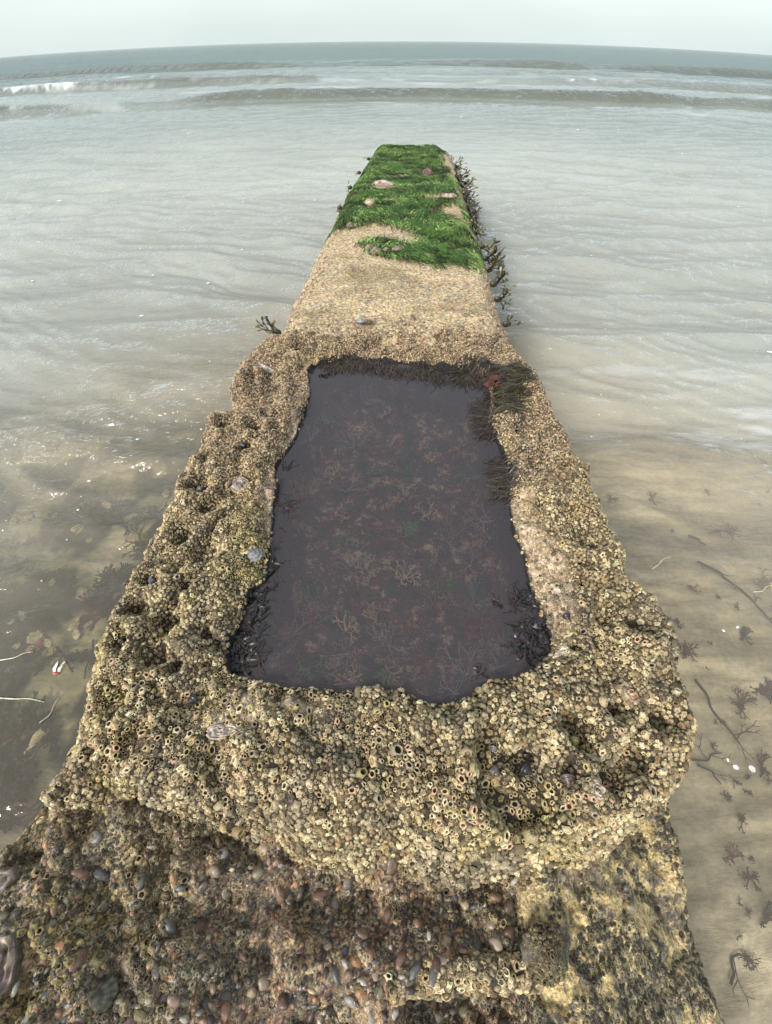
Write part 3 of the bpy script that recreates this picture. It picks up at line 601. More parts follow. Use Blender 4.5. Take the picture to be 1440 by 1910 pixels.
# ------------------------------------------------------------------ loose foam flecks on the water
V = []; Q = []; off = 0; m = 9; a0 = np.arange(m)*2*math.pi/m
def sea_zs(x, y):
    r = math.hypot(x, y); i = int(round(math.log(r/.28)/math.log(6500/.28)*1349)); j = int(round((math.degrees(math.atan2(x, y))+118)/236*819))
    return float(ZS[min(max(i, 0), 1349), min(max(j, 0), 819)])+ZW
fl = [at(a, b, ZW) for a, b in [(120, 1000), (133, 935), (148, 873), (388, 518), (400, 595), (135, 905), (345, 558), (262, 580), (350, 775), (75, 1080)]]
for _ in range(150):
    px_, py_ = rnd.uniform(-100, 1540), rnd.uniform(215, 820); fl.append(at(px_, py_, ZW))
for x_, y_ in fl:
    if sdist(BEAM, np.array([x_]), np.array([y_]))[0] > -.15 or sdist(BLOCK, np.array([x_]), np.array([y_]))[0] > -.12: continue
    d = math.hypot(x_, y_); r = .0012*math.exp(rnd.gauss(.2, .5))*(1+d*.4); z0 = sea_zs(x_, y_)+.002+.0012*d
    rr = r*(1+.35*rng.uniform(-1, 1, m)); top = np.stack([x_+rr*1.5*np.cos(a0), y_+rr*np.sin(a0), np.full(m, z0)], 1); t2 = np.array([[x_, y_, z0+r*.4]])
    V.append(np.concatenate([top, t2])); Q.append(np.array([[off+j, off+(j+1) % m, off+m] for j in range(m)])); off += m+1
tag(obj('foam_flecks', mesh_np('foam_flecks', np.concatenate(V), np.concatenate(Q)), M_foam), 'tiny white foam flecks drifting on the water either side of the groyne', 'foam', kind='stuff')

# ------------------------------------------------------------------ green algae on the beam
GREEN = poly([(690, 288), (703, 270), (824, 270), (826, 300), (845, 328), (850, 352), (858, 374), (800, 388), (842, 400), (868, 425), (884, 452), (876, 497), (790, 492), (760, 485), (705, 478), (668, 450), (700, 440), (770, 452), (802, 448), (762, 425), (700, 413), (615, 425), (638, 375), (668, 325)], 0)
GSIDE = [poly([(862, 440), (884, 450), (906, 478), (910, 490), (890, 475)], -.04), poly([(848, 380), (868, 400), (880, 430), (860, 412)], -.03)]
HOLES = [(at(718, 348)[0], at(718, 348)[1], .085, .07), (at(692, 382)[0], at(692, 382)[1], .045, .06), (at(800, 325)[0], at(800, 325)[1], .09, .05), (at(822, 366)[0], at(822, 366)[1], .09, .06), (at(812, 345)[0], at(812, 345)[1], .07, .03), (at(745, 328)[0], at(745, 328)[1], .07, .05), (at(735, 372)[0], at(735, 372)[1], .03, .03)]
def gmask(x, y):
    s = sdist(GREEN, x, y)
    for g in GSIDE: s = np.maximum(s, sdist(g, x, y))
    s = s+fbm(x, y, .09, 4, 401)*.035
    for a, b_, rx, ry in HOLES:
        d = (np.hypot((x-a)/(rx*.95), (y-b_)/(ry*.95))-1)*min(rx, ry)+fbm(x, y, .05, 3, 402)*.03; s = np.minimum(s, d)
    return s
gs = gmask(BX, BY)
gz = BZ+.012*sstep(0, .03, gs)+.010*fbm(BX*1.0, BY*.7, .05, 4, 403)-.004
gcol = np.array([.032, .085, .012])*(1+.7*fbm(BX, BY, .12, 4, 404)[..., None])+np.array([.03, .03, 0])*sstep(-.1, .4, fbm(BX, BY, .3, 2, 405))[..., None]
mat_o = tag(obj('green_algae', grid_mesh('green_algae', BX, BY, np.maximum(gz, -.8), (gs > 0) & (BSO > -.05), np.clip(gcol, .01, 1)), M_green), 'bright green algae carpet over the far end of the beam', 'algae', kind='stuff')
n = 30000; x_ = rng.uniform(-.4, .62, n); y_ = rng.uniform(1.55, 4.6, n); k = (gmask(x_, y_) > -.03*rng.uniform(0, 1, n)**2+.001) & (sdist(BEAM, x_, y_) > -.03); x_, y_ = x_[k], y_[k]; n = len(x_)
z_ = S_beam.z(x_, y_)+.008; ln = rng.uniform(.03, .075, n); an = rng.normal(-1.45, .35, n)+1.0*noise(x_/.16, y_/.16, 9); hi = rng.uniform(.001, .007, n); w = rng.uniform(.002, .004, n)
dx, dy = np.cos(an), np.sin(an); sx_, sy_ = -dy*w/2, dx*w/2
pts = []
for f_, h_ in ((0, 0), (.35, 1), (.75, .7), (1, -.2)):
    cx, cy = x_+dx*ln*f_, y_+dy*ln*f_; cz = S_beam.z(cx, cy)+.006+hi*h_
    pts.append(np.stack([cx-sx_, cy-sy_, cz], 1)); pts.append(np.stack([cx+sx_, cy+sy_, cz], 1))
V = np.stack(pts, 1).reshape(-1, 3); bq = np.array([[0, 1, 3, 2], [2, 3, 5, 4], [4, 5, 7, 6]]); Q = (bq[None]+(np.arange(n)*8)[:, None, None]).reshape(-1, 4)
u = rng.uniform(0, 1, (n, 1)); cc = (.35+1.3*sstep(-.3, .3, fbm(x_, y_, .07, 3, 409)))[:, None]*(np.array([.03, .05, .014])*(1-u)+np.array([.18, .28, .075])*u)*(.55+.9*rng.uniform(0, 1, (n, 1)))*(1+.5*fbm(x_, y_, .15, 3, 407)[:, None])
tag(obj('green_algae_strands', mesh_np('green_algae_strands', V, Q, True, np.repeat(np.clip(cc, 0, 1), 8, 0)), M_green), 'wet green strands lying over the algae carpet on the beam', 'algae', kind='stuff')

# ------------------------------------------------------------------ hair-like dark seaweed clumps
def hair(name, label, roots, direction, length, n, cols, lift=.012, surf=S_block, spread=.5, w=.0016, float_z=None, sway=.3):
    """strands from root points lying along `direction` (radians in plan), hugging the surface or the pool level"""
    mb = MB(); roots = np.asarray(roots)
    for _ in range(int(n*.8)):
        i = rnd.random()*(len(roots)-1); a = int(i); f_ = i-a; p = roots[a]*(1-f_)+roots[min(a+1, len(roots)-1)]*f_
        x0, y0 = p[0]+rnd.gauss(0, .010), p[1]+rnd.gauss(0, .012); an = direction+rnd.gauss(0, spread); L_ = length*rnd.uniform(.5, 1.15); P_ = []; hl = lift*rnd.uniform(.1, .8)
        kk = 6; dan = rnd.gauss(0, sway)/kk*2
        for j in range(kk):
            f2 = j/(kk-1); zz = float(surf.z(np.array([x0]), np.array([y0]))[0]); base = max(zz, float_z) if float_z is not None else zz
            P_.append((x0, y0, base+.002+hl*math.sin(math.pi*min(1, f2*1.1+.1))))
            x0 += math.cos(an)*L_/(kk-1); y0 += math.sin(an)*L_/(kk-1); an += dan
        ww = w*rnd.uniform(.6, 1.3)*np.array([.8, 1, 1, .9, .7, .15]); c_ = np.array(rnd.choice(cols))*rnd.uniform(.6, 1.4)
        mb.ribbon(P_, ww, (-math.sin(an), math.cos(an), rnd.uniform(-.4, .4)), c_)
    me = mb.mesh(name); c = Vector([float(v_) for v_ in np.concatenate(mb.v).mean(0)])
    me.transform(Matrix.Translation(-c)); o = obj(name, me, M_hair); o.location = c
    return tag(o, label, 'seaweed', 'dark seaweed clumps round the pool edge')
DK = [(.030, .022, .018), (.05, .035, .022), (.02, .018, .018), (.065, .05, .03)]
OL = [(.05, .045, .02), (.08, .065, .025), (.035, .03, .018), (.025, .02, .02)]
def pl(pts, z=0): return np.array([at(a, b, z) for a, b in pts])
hair('seaweed_clump', 'dark hairy seaweed at the far left corner of the pool, hanging into the water', pl([(610, 672), (650, 660), (675, 664)]), -1.6, .05, 360, DK, .008, float_z=ZP)
hair('seaweed_clump', 'dark hairy seaweed fringe in the middle of the far pool edge', pl([(670, 662), (720, 672), (780, 680)]), -1.6, .05, 520, DK, .010, float_z=ZP)
hair('seaweed_clump', 'rounded black seaweed tuft on the far pool edge, right of the middle', pl([(780, 676), (800, 674), (822, 690)]), -1.5, .05, 300, DK, .012, float_z=ZP)
hair('seaweed_clump', 'dark seaweed mat at the far right corner of the pool, beside the rusty red patch', pl([(860, 690), (890, 678), (920, 686), (935, 700)]), -1.9, .07, 800, DK, .008, float_z=ZP, spread=.8)
hair('seaweed_clump', 'thick brown-green seaweed swept to the right over the rim, topmost of the three swept tufts', pl([(925, 690), (935, 700), (930, 712)]), -.12, .105, 520, OL, .010, spread=.16, w=.0022)
hair('seaweed_clump', 'short brown-green seaweed swept to the right, middle of the three swept tufts', pl([(915, 722), (935, 728), (930, 738)]), -.05, .08, 300, OL, .012, spread=.25, w=.002)
hair('seaweed_clump', 'brown-green seaweed swept to the right, lowest of the three swept tufts', pl([(905, 748), (925, 755), (920, 768)]), -.0, .085, 340, OL, .012, spread=.28, w=.002)
hair('seaweed_clump', 'black seaweed hanging from the right pool edge just below the swept tufts', pl([(915, 735), (915, 770), (925, 800)]), 3.2, .05, 420, DK, .006, float_z=ZP, spread=.6)
hair('seaweed_clump', 'black feathery seaweed on the right pool edge above the pale bare strip', pl([(945, 850), (958, 880), (955, 912)]), 2.9, .045, 360, DK, .006, float_z=ZP, spread=.6)
mb = MB()
for _ in range(60):
    x0, y0 = at(918+rnd.gauss(0, 5), 708+rnd.gauss(0, 6), .01); z0 = float(S_block.z(np.array([x0]), np.array([y0]))[0]); an = rnd.uniform(0, 6.28); L_ = rnd.uniform(.008, .022)
    mb.ribbon([(x0+math.cos(an)*L_*f_, y0+math.sin(an)*L_*f_, z0+.014+.006*math.sin(3*f_)) for f_ in (0, .35, .7, 1)], np.array([.0015, .0022, .002, .0005]), (-math.sin(an), math.cos(an), .3), (.15*rnd.uniform(.5, 1.2), .035, .022))
_x, _y = at(918, 708, .01); mb.ribbon([(_x-.02, _y-.02, float(S_block.z(np.array([_x]), np.array([_y]))[0])+.010), (_x+.02, _y+.02, float(S_block.z(np.array([_x]), np.array([_y]))[0])+.012)], .012, (.7, -.7, 0), (.12, .03, .02))
tag(mb.build('red_seaweed', M_hair), 'small rusty red seaweed tuft in the dark mat at the far right pool corner', 'seaweed')

# glossy dark fronds standing in the pool's near corners and along its edge
def frond_clump(px, py, label, n, L_, cols, spread=6.28, d0=0, wv=.004, zz=ZP):
    x0, y0 = at(px, py, zz); mb = MB()
    for _ in range(n):
        a, b_ = x0+rnd.gauss(0, .009 if n > 15 else .0012), y0+rnd.gauss(0, .016 if n > 15 else .0015); an = d0+rnd.uniform(-.5, .5)*spread; P_ = []; l_ = L_*rnd.uniform(.5, 1.2); top = rnd.uniform(-.002, .0035)
        for j in range(6):
            f_ = j/5; P_.append((a, b_, zz+top*math.sin(f_*3.1)+(-.006 if j in (0,) else 0)+.001)); a += math.cos(an)*l_/5; b_ += math.sin(an)*l_/5; an += rnd.gauss(0, .45)
        mb.ribbon(P_, wv*rnd.uniform(.4, 1.2)*np.array([.5, 1, 1.1, 1, .8, .2]), (-math.sin(an), math.cos(an), rnd.uniform(-.6, .6)), np.array(rnd.choice(cols))*rnd.uniform(.6, 1.5))
    me = mb.mesh('seaweed_frond_clump'); me.transform(Matrix.Translation((-x0, -y0, -zz))); o = obj('seaweed_frond_clump', me, M_weed); o.location = (x0, y0, zz)
    return tag(o, label, 'seaweed', 'glossy fronds breaking the pool surface')
BK = [(.008, .007, .007), (.014, .010, .008), (.03, .014, .010), (.010, .011, .008)]
frond_clump(455, 1230, 'tangle of glossy black-brown fronds in the near left corner of the pool', 80, .04, BK)
frond_clump(465, 1180, 'glossy black fronds along the left pool edge, just above the near corner tangle', 55, .035, BK, zz=ZP)
frond_clump(482, 1118, 'black fronds below the notch in the left pool edge', 70, .03, BK)
frond_clump(508, 1050, 'thin dark fronds lining the left pool edge above the notch', 34, .026, BK, wv=.0025)
frond_clump(522, 945, 'thin purple-brown threads fanning from the left pool edge', 40, .045, [(.05, .02, .025), (.03, .015, .018)], 1.6, .1, .0012)
frond_clump(528, 882, 'single black curled frond at the left pool edge, beside the pale strip', 7, .05, BK, 1.2, 1.2)
frond_clump(995, 1180, 'glossy black fronds in the near right corner of the pool', 50, .035, BK)
frond_clump(985, 1205, 'curled black fronds lowest in the near right corner of the pool', 50, .03, BK)
frond_clump(972, 1120, 'dark fronds on the right pool edge above the near corner', 45, .028, BK)
frond_clump(938, 1135, 'short dark frond floating apart from the right pool edge', 9, .03, BK, .8, 2.6)
frond_clump(893, 1258, 'small black curled frond by the near pool edge, right of the middle', 12, .02, BK, wv=.0025)
frond_clump(615, 682, 'glossy brown-black fronds under the far left corner of the pool', 40, .035, [(.03, .015, .008), (.012, .01, .01)], 1.0, -.2)
frond_clump(595, 700, 'broken dark fronds afloat just below the far left pool corner', 14, .03, BK, .8, -.1)

# branching tufts growing from the pool floor
def branching(mb, p, d, L_, r, depth, col, ang=.55, flat=None, nseg=3, up=.0):
    P_ = [np.array(p, float)]; dd = np.array(d, float)
    for _ in range(nseg):
        dd = dd+np.array([rnd.gauss(0, .16), rnd.gauss(0, .16), rnd.gauss(0, .08)+up]); dd /= np.linalg.norm(dd); P_.append(P_[-1]+dd*L_/nseg)
    if flat: mb.ribbon(P_, flat*np.linspace(1, .8, nseg+1), np.cross(dd, (0.1, .2, 1))/(np.linalg.norm(np.cross(dd, (0.1, .2, 1)))+1e-6), col)
    else: mb.tube(P_, np.linspace(r, r*.7, nseg+1), col, 4)
    if depth > 0:
        for s_ in ((-1, 1) if rnd.random() < .85 else (rnd.choice((-1, 1)),)):
            a = s_*ang*rnd.uniform(.6, 1.3); c_, s2 = math.cos(a), math.sin(a); nd = np.array([dd[0]*c_-dd[1]*s2, dd[0]*s2+dd[1]*c_, dd[2]+rnd.gauss(0, .15)])
            branching(mb, P_[-1], nd, L_*rnd.uniform(.6, .85), r*.75, depth-1, col, ang, flat*.85 if flat else None, nseg, up)
pool_kinds = [('pale grey', (.60, .54, .50)), ('dusky red', (.46, .15, .12)), ('tan', (.66, .48, .28)), ('dull green', (.14, .32, .11)), ('purple-brown', (.36, .19, .18))]
pc = [(600, 770, 3), (660, 800, 0), (760, 770, 4), (850, 800, 1), (700, 850, 3), (620, 870, 1), (690, 890, 1), (760, 900, 2), (800, 930, 2), (860, 960, 0), (700, 960, 1), (640, 980, 3), (760, 970, 3), (560, 960, 0), (850, 985, 0), (920, 990, 0), (600, 1020, 4), (680, 1030, 2), (760, 1050, 2), (830, 1060, 1), (560, 1090, 0), (540, 1150, 0), (510, 1180, 0), (700, 1130, 2), (640, 1160, 2), (820, 1110, 1), (880, 1100, 1), (930, 1190, 0), (800, 1200, 1), (880, 1240, 0), (620, 1230, 2), (560, 1235, 4), (720, 1220, 2), (740, 1010, 4), (900, 860, 0), (880, 900, 4), (580, 820, 0), (720, 740, 2), (820, 740, 1), (640, 750, 4), (780, 1150, 4), (930, 1060, 4), (850, 1290, 0), (590, 930, 1)]
pc += [(rnd.uniform(500, 960), rnd.uniform(720, 1260), rnd.choice([0, 1, 1, 2, 3, 4, 4])) for _ in range(60)]
for a_, b_, k_ in pc:
    x0, y0 = at(a_, b_, -.07); zf = float(S_block.z(np.array([x0]), np.array([y0]))[0]); mb = MB(); nm, cc = pool_kinds[k_]
    if sdist(POOL, np.array([x0]), np.array([y0]))[0] < .015: continue
    for s_ in range(rnd.randint(7, 12)):
        an = rnd.uniform(0, 6.28); c_ = np.array(cc)*rnd.uniform(.6, 1.3)
        if k_ in (2, 3): branching(mb, (0, 0, 0), (math.cos(an), math.sin(an), rnd.uniform(.3, 1.2)), rnd.uniform(.009, .017), .0006, 3, c_, .7, .0034)
        else: branching(mb, (0, 0, 0), (math.cos(an), math.sin(an), rnd.uniform(.3, 1.3)), rnd.uniform(.014, .028), .0008, 3, c_, .45)
    me = mb.mesh('pool_seaweed'); co = np.empty(len(me.vertices)*3, np.float32); me.vertices.foreach_get('co', co); co = co.reshape(-1, 3); co[:, 2] = np.minimum(co[:, 2], (ZP-.006)-(zf+.004)); me.vertices.foreach_set('co', co.ravel())
    o = obj('pool_seaweed', me, M_drift); o.location = (x0, y0, zf+.004)
    tag(o, nm+' branching seaweed tuft growing from the floor of the dark pool', 'seaweed', nm+' tufts under the pool water')

# ------------------------------------------------------------------ bladder wrack along the beam's right side
def wrack(px, py, z, L_, label, group=None, dirx=1, n=7, tip=(.34, .27, .05), rise=(-.9, .35)):
    x0, y0 = at(px, py, z); mb = MB()
    for _ in range(n):
        an = (0 if dirx > 0 else math.pi)+rnd.uniform(-1.1, 1.1); d = (math.cos(an), math.sin(an), rnd.uniform(*rise)); c_ = np.array(rnd.choice([(.05, .038, .018), (.075, .055, .02), (.035, .026, .018), (.11, .085, .02)]))
        P0 = (rnd.gauss(0, .006), rnd.gauss(0, .012), 0)
        branching(mb, P0, d, L_*rnd.uniform(.16, .32), .002, 3, np.array(c_)*.7, .5, L_*.12)
    bv, bq = pv[3]; mb.add(bv*.016, bq, (.05, .04, .02)); nn = len(mb.v)-1
    for i in range(nn):                                       # swollen yellowish tips
        if rnd.random() < .04:
            p = mb.v[i][len(mb.v[i])//2-1]; bv, bq = pv[i % 8]; mb.add(bv*L_*.06+p, bq, np.array(tip)*rnd.uniform(.6, 1.1))
    o = mb.build('bladder_wrack', M_weed); o.location = (x0, y0, z)
    return tag(o, label, 'seaweed', group)
G = 'bladder wrack hanging along the right side of the beam'
for i, (a, b_, L_) in enumerate([(836, 292, .13), (846, 305, .16), (850, 318, .17), (856, 332, .17), (862, 345, .17), (865, 358, .17), (869, 372, .17), (874, 386, .16), (878, 400, .14), (884, 418, .12), (889, 436, .10)]):
    wrack(a-3, b_, -.04, L_*.8, 'dark brown bladder wrack in the thick row along the far right side of the beam', G, n=16)
for a, b_, L_, lb in [(900, 462, .12, 'dark bladder wrack with forked tips standing out beside the end of the green algae'), (908, 484, .12, 'brown bladder wrack just below the green algae on the right side of the beam'), (913, 505, .12, 'dark forked wrack tuft midway down the bare right side of the beam'), (922, 532, .10, 'thin dark wrack sprig on the right side of the beam, above the lowest yellow-tipped one'), (930, 560, .08, 'small dark wrack sprig low on the right side of the beam')]:
    wrack(a, b_, -.04, L_, lb, n=8, rise=(-.5, .9))
wrack(946, 606, -.05, .07, 'short wrack sprig with a yellow bladder at the right beam edge near the pool block', n=4, tip=(.42, .33, .04), rise=(.2, 1.0))
wrack(518, 620, -.05, .10, 'lone dark forked wrack sprig sticking out from the left side of the beam', dirx=-1, n=5, rise=(.3, 1.1))
for i, (a, b_) in enumerate([(690, 296), (672, 322), (655, 350), (636, 388)]):
    wrack(a, b_, -.05, .06, 'low dark wrack fringe on the left side of the beam under the green algae', 'wrack on the left side of the beam', dirx=-1, n=5)

# ------------------------------------------------------------------ winkles, limpets, oysters
def winkle_mesh(colr, spire=1.0):
    n, m = 22, 18; V = []; C = []
    for i in range(n):
        t_ = i/(n-1); z = -.75+1.85*spire*t_ if t_ > .35 else -.75+1.85*spire*t_
        r = (math.sin(min(1, t_/.38)*math.pi/2)**.8)*(1 if t_ < .38 else (1-(t_-.38)/.62)**.85)
        for j in range(m):
            a = j*2*math.pi/m; rr = r*(1+.07*math.cos((t_*4.2)*2*math.pi-a)); V.append((rr*math.cos(a), rr*math.sin(a), z)); C.append(np.array(colr)*(1+.25*math.cos((t_*4.2)*2*math.pi-a)+(.5 if t_ > .93 else 0)))
    V = np.array(V); I = np.arange(n*m).reshape(n, m); J = np.roll(I, -1, 1)
    return mesh_np('winkle', V, np.stack([I[:-1], J[:-1], J[1:], I[1:]], -1).reshape(-1, 4), True, np.clip(np.array(C), 0, 1))
for a, b_, r, c_, lb in [(978, 1434, .0105, (.02, .02, .022), 'large glossy black winkle shell sitting in the deep hollow of the front ledge'), (1057, 1455, .0095, (.085, .065, .055), 'grey-brown winkle with a pale pointed tip, lower right of the black one'),
        (920, 1438, .0085, (.09, .075, .065), 'small grey-brown winkle left of the large black one'), (1067, 1384, .009, (.20, .18, .075), 'olive-green winkle in a small hollow above the others on the front ledge'), (918, 1396, .005, (.2, .17, .15), 'tiny grey winkle above the small grey-brown one'),
        (360, 1302, .008, (.03, .028, .032), 'black winkle left of the pool near corner'), (455, 830, .008, (.03, .03, .035), 'dark winkle on the upper left rim of the pool block'), (237, 1203, .008, (.035, .032, .035), 'black winkle in a hollow at the left edge of the block'),
        (357, 1096, .0075, (.06, .055, .06), 'dark grey winkle in a hollow halfway down the left rim'), (1055, 1150, .0065, (.04, .035, .035), 'small dark winkle on the pale bare strip right of the pool'), (284, 1083, .007, (.12, .12, .14), 'blue-grey winkle near the outer left edge of the block'), (373, 912, .007, (.16, .15, .17), 'pale blue-grey winkle in a hollow on the upper left rim'), (980, 1412, .006, (.03, .025, .02), 'dark brown winkle tucked just behind the large black one')]:
    x0, y0, z0 = hit(a, b_, S_block); x0, y0 = at(a, b_, z0+r*1.4); o = obj('winkle', winkle_mesh(c_, rnd.uniform(.8, 1.0)), M_snail)
    nx = rnd.uniform(-.8, .8); orient(o, (x0, y0, z0+r*1.4), (nx, -.9, .35+rnd.uniform(0, .3)), r); tag(o, lb, 'winkle', 'winkles on the pool block')
def limpet(px, py, r, h, c1, c2, label, surf=S_block, z=-.01, cat='limpet', group='limpets', ecc=1.15):
    x0, y0, z0 = hit(px, py, surf); n_, m = 12, 42; V = []; C = []
    for i in range(n_):
        t_ = i/(n_-1)
        for j in range(m):
            a = j*2*math.pi/m; rr = r*(1-t_)**.9*(1+.05*(1-t_)*math.cos(a*14)+.07*noise(math.cos(a)*2+t_, math.sin(a)*2, 5)); V.append((rr*math.cos(a)*ecc, rr*math.sin(a), h*(t_**.85)-.002)); k2 = .5+.5*math.cos(a*14)*(1-t_); C.append((np.array(c1)*k2+np.array(c2)*(1-k2))*(1+.3*math.sin(t_*18)))
    I = np.arange(n_*m).reshape(n_, m); J = np.roll(I, -1, 1); o = obj('limpet', mesh_np('limpet', np.array(V), np.stack([I[:-1], J[:-1], J[1:], I[1:]], -1).reshape(-1, 4), True, np.clip(np.array(C), 0, 1)), M_shell)
    orient(o, (x0, y0, z0+.001), (0, 0, 1), 1.0, spin=0); return tag(o, label, cat, group)
limpet(470, 1033, .016, .011, (.30, .28, .26), (.12, .13, .15), 'ribbed grey limpet with a bluish worn top on the left rim of the pool')
limpet(549, 769, .015, .013, (.10, .08, .06), (.20, .17, .13), 'dark brown limpet on the left rim near the far corner of the pool')
limpet(183, 1852, .017, .018, (.035, .035, .028), (.13, .12, .085), 'big dark ribbed limpet on the concrete at the bottom left', S_apron, -.08)
limpet(985, 952, .020, .018, (.36, .29, .20), (.20, .16, .11), 'barnacle-crusted domed limpet beside the pale strip on the right rim')
limpet(1015, 1780, .024, .022, (.09, .08, .06), (.15, .13, .09), 'large dark barnacle-crusted limpet on the pebbly concrete at the bottom right', S_apron, -.08)
limpet(548, 742, .010, .008, (.12, .1, .08), (.2, .17, .13), 'small brown limpet just above the bigger one at the far left pool edge')
# barnacles growing on the two crusted limpets
for (a, b_, r, h, sf, zz, mult, lb) in [(985, 952, .020, .018, S_block, -.01, 1, 'barnacles coating the domed limpet on the right rim'), (1015, 1780, .024, .022, S_apron, -.08, .38, 'dark barnacles coating the large limpet at the bottom right')]:
    x0, y0, z0 = hit(a, b_, sf); n = 420; q_ = np.sqrt(rng.uniform(0, 1, n)); an = rng.uniform(0, 6.28, n)
    Pp = np.stack([x0+r*1.15*q_*np.sin(an)*0+r*1.02*q_*np.cos(an), y0-r*1.12*q_*np.sin(an), z0+h*(1-q_)**.85-.001], 1); Nn = np.stack([q_*np.cos(an), q_*np.sin(an), np.full(n, 1.)], 1); Nn /= np.linalg.norm(Nn, axis=1)[:, None]
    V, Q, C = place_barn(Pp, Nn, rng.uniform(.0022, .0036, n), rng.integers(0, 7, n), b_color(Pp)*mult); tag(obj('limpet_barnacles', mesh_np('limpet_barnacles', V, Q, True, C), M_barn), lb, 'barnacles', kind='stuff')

def oyster(px, py, rx, ry, rot, label, surf=S_block, z=0, pal=((.62, .56, .48), (.30, .24, .20), (.42, .30, .30)), lift=.004, h=.008, group=None):
    x0, y0, z0 = hit(px, py, surf); n_, m = 16, 40; V = []; C = []; sd = rnd.randint(0, 999)
    for i in range(n_):
        t_ = i/(n_-1)
        for j in range(m):
            a = j*2*math.pi/m; rr = t_*(1+.16*noise(math.cos(a)*1.5, math.sin(a)*1.5, sd)+.05*noise(math.cos(a)*7, math.sin(a)*7, sd)); st = math.sin(t_*22+3*noise(a*1.0, 0., sd))
            V.append((rx*rr*math.cos(a), ry*rr*math.sin(a), h*(1-t_**2)+.0016*st+.004*noise(rr*math.cos(a)*3, rr*math.sin(a)*3, sd+1)+.0012*noise(rr*math.cos(a)*9, rr*math.sin(a)*9, sd+2)-(.006 if i == n_-1 else 0)))
            k2 = .5+.5*st; q_ = min(1, max(0, 1.8*noise(rr*math.cos(a)*3.5, rr*math.sin(a)*3.5, sd+5))); C.append(np.array(pal[0])*(1-.55*(1-k2)*t_)*(1-q_)+np.array(pal[2])*q_ if t_ < .85 else np.array(pal[1]))
    I = np.arange(n_*m).reshape(n_, m); J = np.roll(I, -1, 1); o = obj('oyster_shell', mesh_np('oyster_shell', np.array(V), np.stack([I[:-1], I[1:], J[1:], J[:-1]], -1).reshape(-1, 4), True, np.clip(np.array(C), 0, 1)), M_shell)
    nn = surf.n(np.array([x0]), np.array([y0]))[0]; orient(o, (x0, y0, z0+lift), nn+np.array([0, 0, 1.0]), 1.0, spin=rot); return tag(o, label, 'oyster shell', group)
oyster(497, 690, .030, .012, .0, 'long white oyster shell on the far left rim of the block', pal=((.66, .60, .54), (.4, .33, .25), (.5, .40, .34)))
oyster(449, 905, .020, .017, .4, 'pinkish white worn shell on the left rim, halfway along the pool', pal=((.60, .52, .46), (.4, .33, .25), (.30, .22, .22)), h=.004)
oyster(1045, 1222, .016, .010, .5, 'ragged white shell scar at the near right corner of the pool', pal=((.66, .60, .48), (.5, .42, .3), (.5, .42, .3)), h=.003)
oyster(420, 1362, .026, .010, .3, 'smooth whitish shell scar left of the middle, below the near pool edge', pal=((.60, .54, .46), (.45, .38, .28), (.42, .36, .3)), h=.003, lift=.003)
oyster(1110, 1478, .009, .012, .2, 'white shell scar with rusty streaks low on the front ledge', pal=((.52, .45, .34), (.35, .27, .17), (.42, .22, .12)), h=.001, lift=.002)
oyster(1170, 1300, .022, .012, -.4, 'orange-stained shell scar on the right rim of the block', pal=((.56, .46, .30), (.4, .3, .18), (.50, .26, .15)), h=.003, lift=.003)
oyster(-2, 1648, .024, .018, .9, 'layered cream oyster shell at the left edge of the picture, upper of the two', S_apron, -.06, pal=((.55, .47, .37), (.14, .11, .08), (.3, .23, .17)), lift=.008, h=.012)
oyster(6, 1790, .019, .032, .4, 'large oyster shell with purple blotches at the bottom left, lower of the two', S_apron, -.06, pal=((.50, .40, .30), (.12, .10, .08), (.13, .09, .08)), lift=.006, h=.010)
oyster(718, 346, .075, .05, 0, 'pale oyster shell among the green algae on the beam', S_beam, 0, pal=((.52, .44, .36), (.25, .18, .14), (.3, .2, .16)), h=.02)
oyster(692, 382, .035, .04, .3, 'small cream shell in the left half of the green algae', S_beam, 0, pal=((.54, .46, .34), (.3, .24, .16), (.4, .32, .2)), h=.02)
oyster(800, 325, .05, .05, .3, 'purple-brown oyster cluster in the right half of the green algae', S_beam, 0, pal=((.20, .13, .10), (.10, .07, .06), (.12, .07, .06)), h=.025)
oyster(840, 370, .05, .05, .3, 'flat pale shell at the right edge of the green algae', S_beam, 0, pal=((.46, .38, .30), (.2, .15, .12), (.3, .2, .16)), h=.015)
for a, b_, rx, lb in [(690, 468, .030, 'brown barnacled mussel lump, left end of the row under the green algae'), (703, 474, .030, 'brown mussel lump second from the left in the row under the green algae'), (744, 470, .036, 'pointed cream and brown oyster at the right end of the row under the green algae'), (655, 426, .028, 'small brown oyster on bare concrete left of the green algae'), (722, 473, .02, 'little brown mussel between the lumps and the pointed oyster')]:
    o = oyster(a, b_, rx, rx*.8, rnd.uniform(0, 3), lb, S_beam, 0, pal=((.30, .23, .16), (.10, .075, .055), (.12, .09, .07)), lift=.003, h=.018)
def stone(name, x0, y0, z0, r, c_, label, cat, group=None, mat=M_peb, flat=1):
    bv, bq = pv[rnd.randint(0, 7)]; o = obj(name, mesh_np(name, bv*np.array([1, 1, flat]), bq, True, np.broadcast_to(c_, (len(bv), 3))), mat); orient(o, (x0, y0, z0), (rnd.gauss(0, .1), rnd.gauss(0, .1), 1), r); return tag(o, label, cat, group)
x0, y0 = at(674, 604, 0); stone('limpet', x0, y0, .008, .016, (.26, .27, .27), 'blue-grey limpet on the bare beam just beyond the pool block', 'limpet')
x0, y0 = at(690, 605, 0); stone('alga_tuft', x0, y0, .006, .010, (.10, .085, .04), 'small olive alga tuft beside the blue-grey limpet on the beam', 'seaweed', mat=M_green)

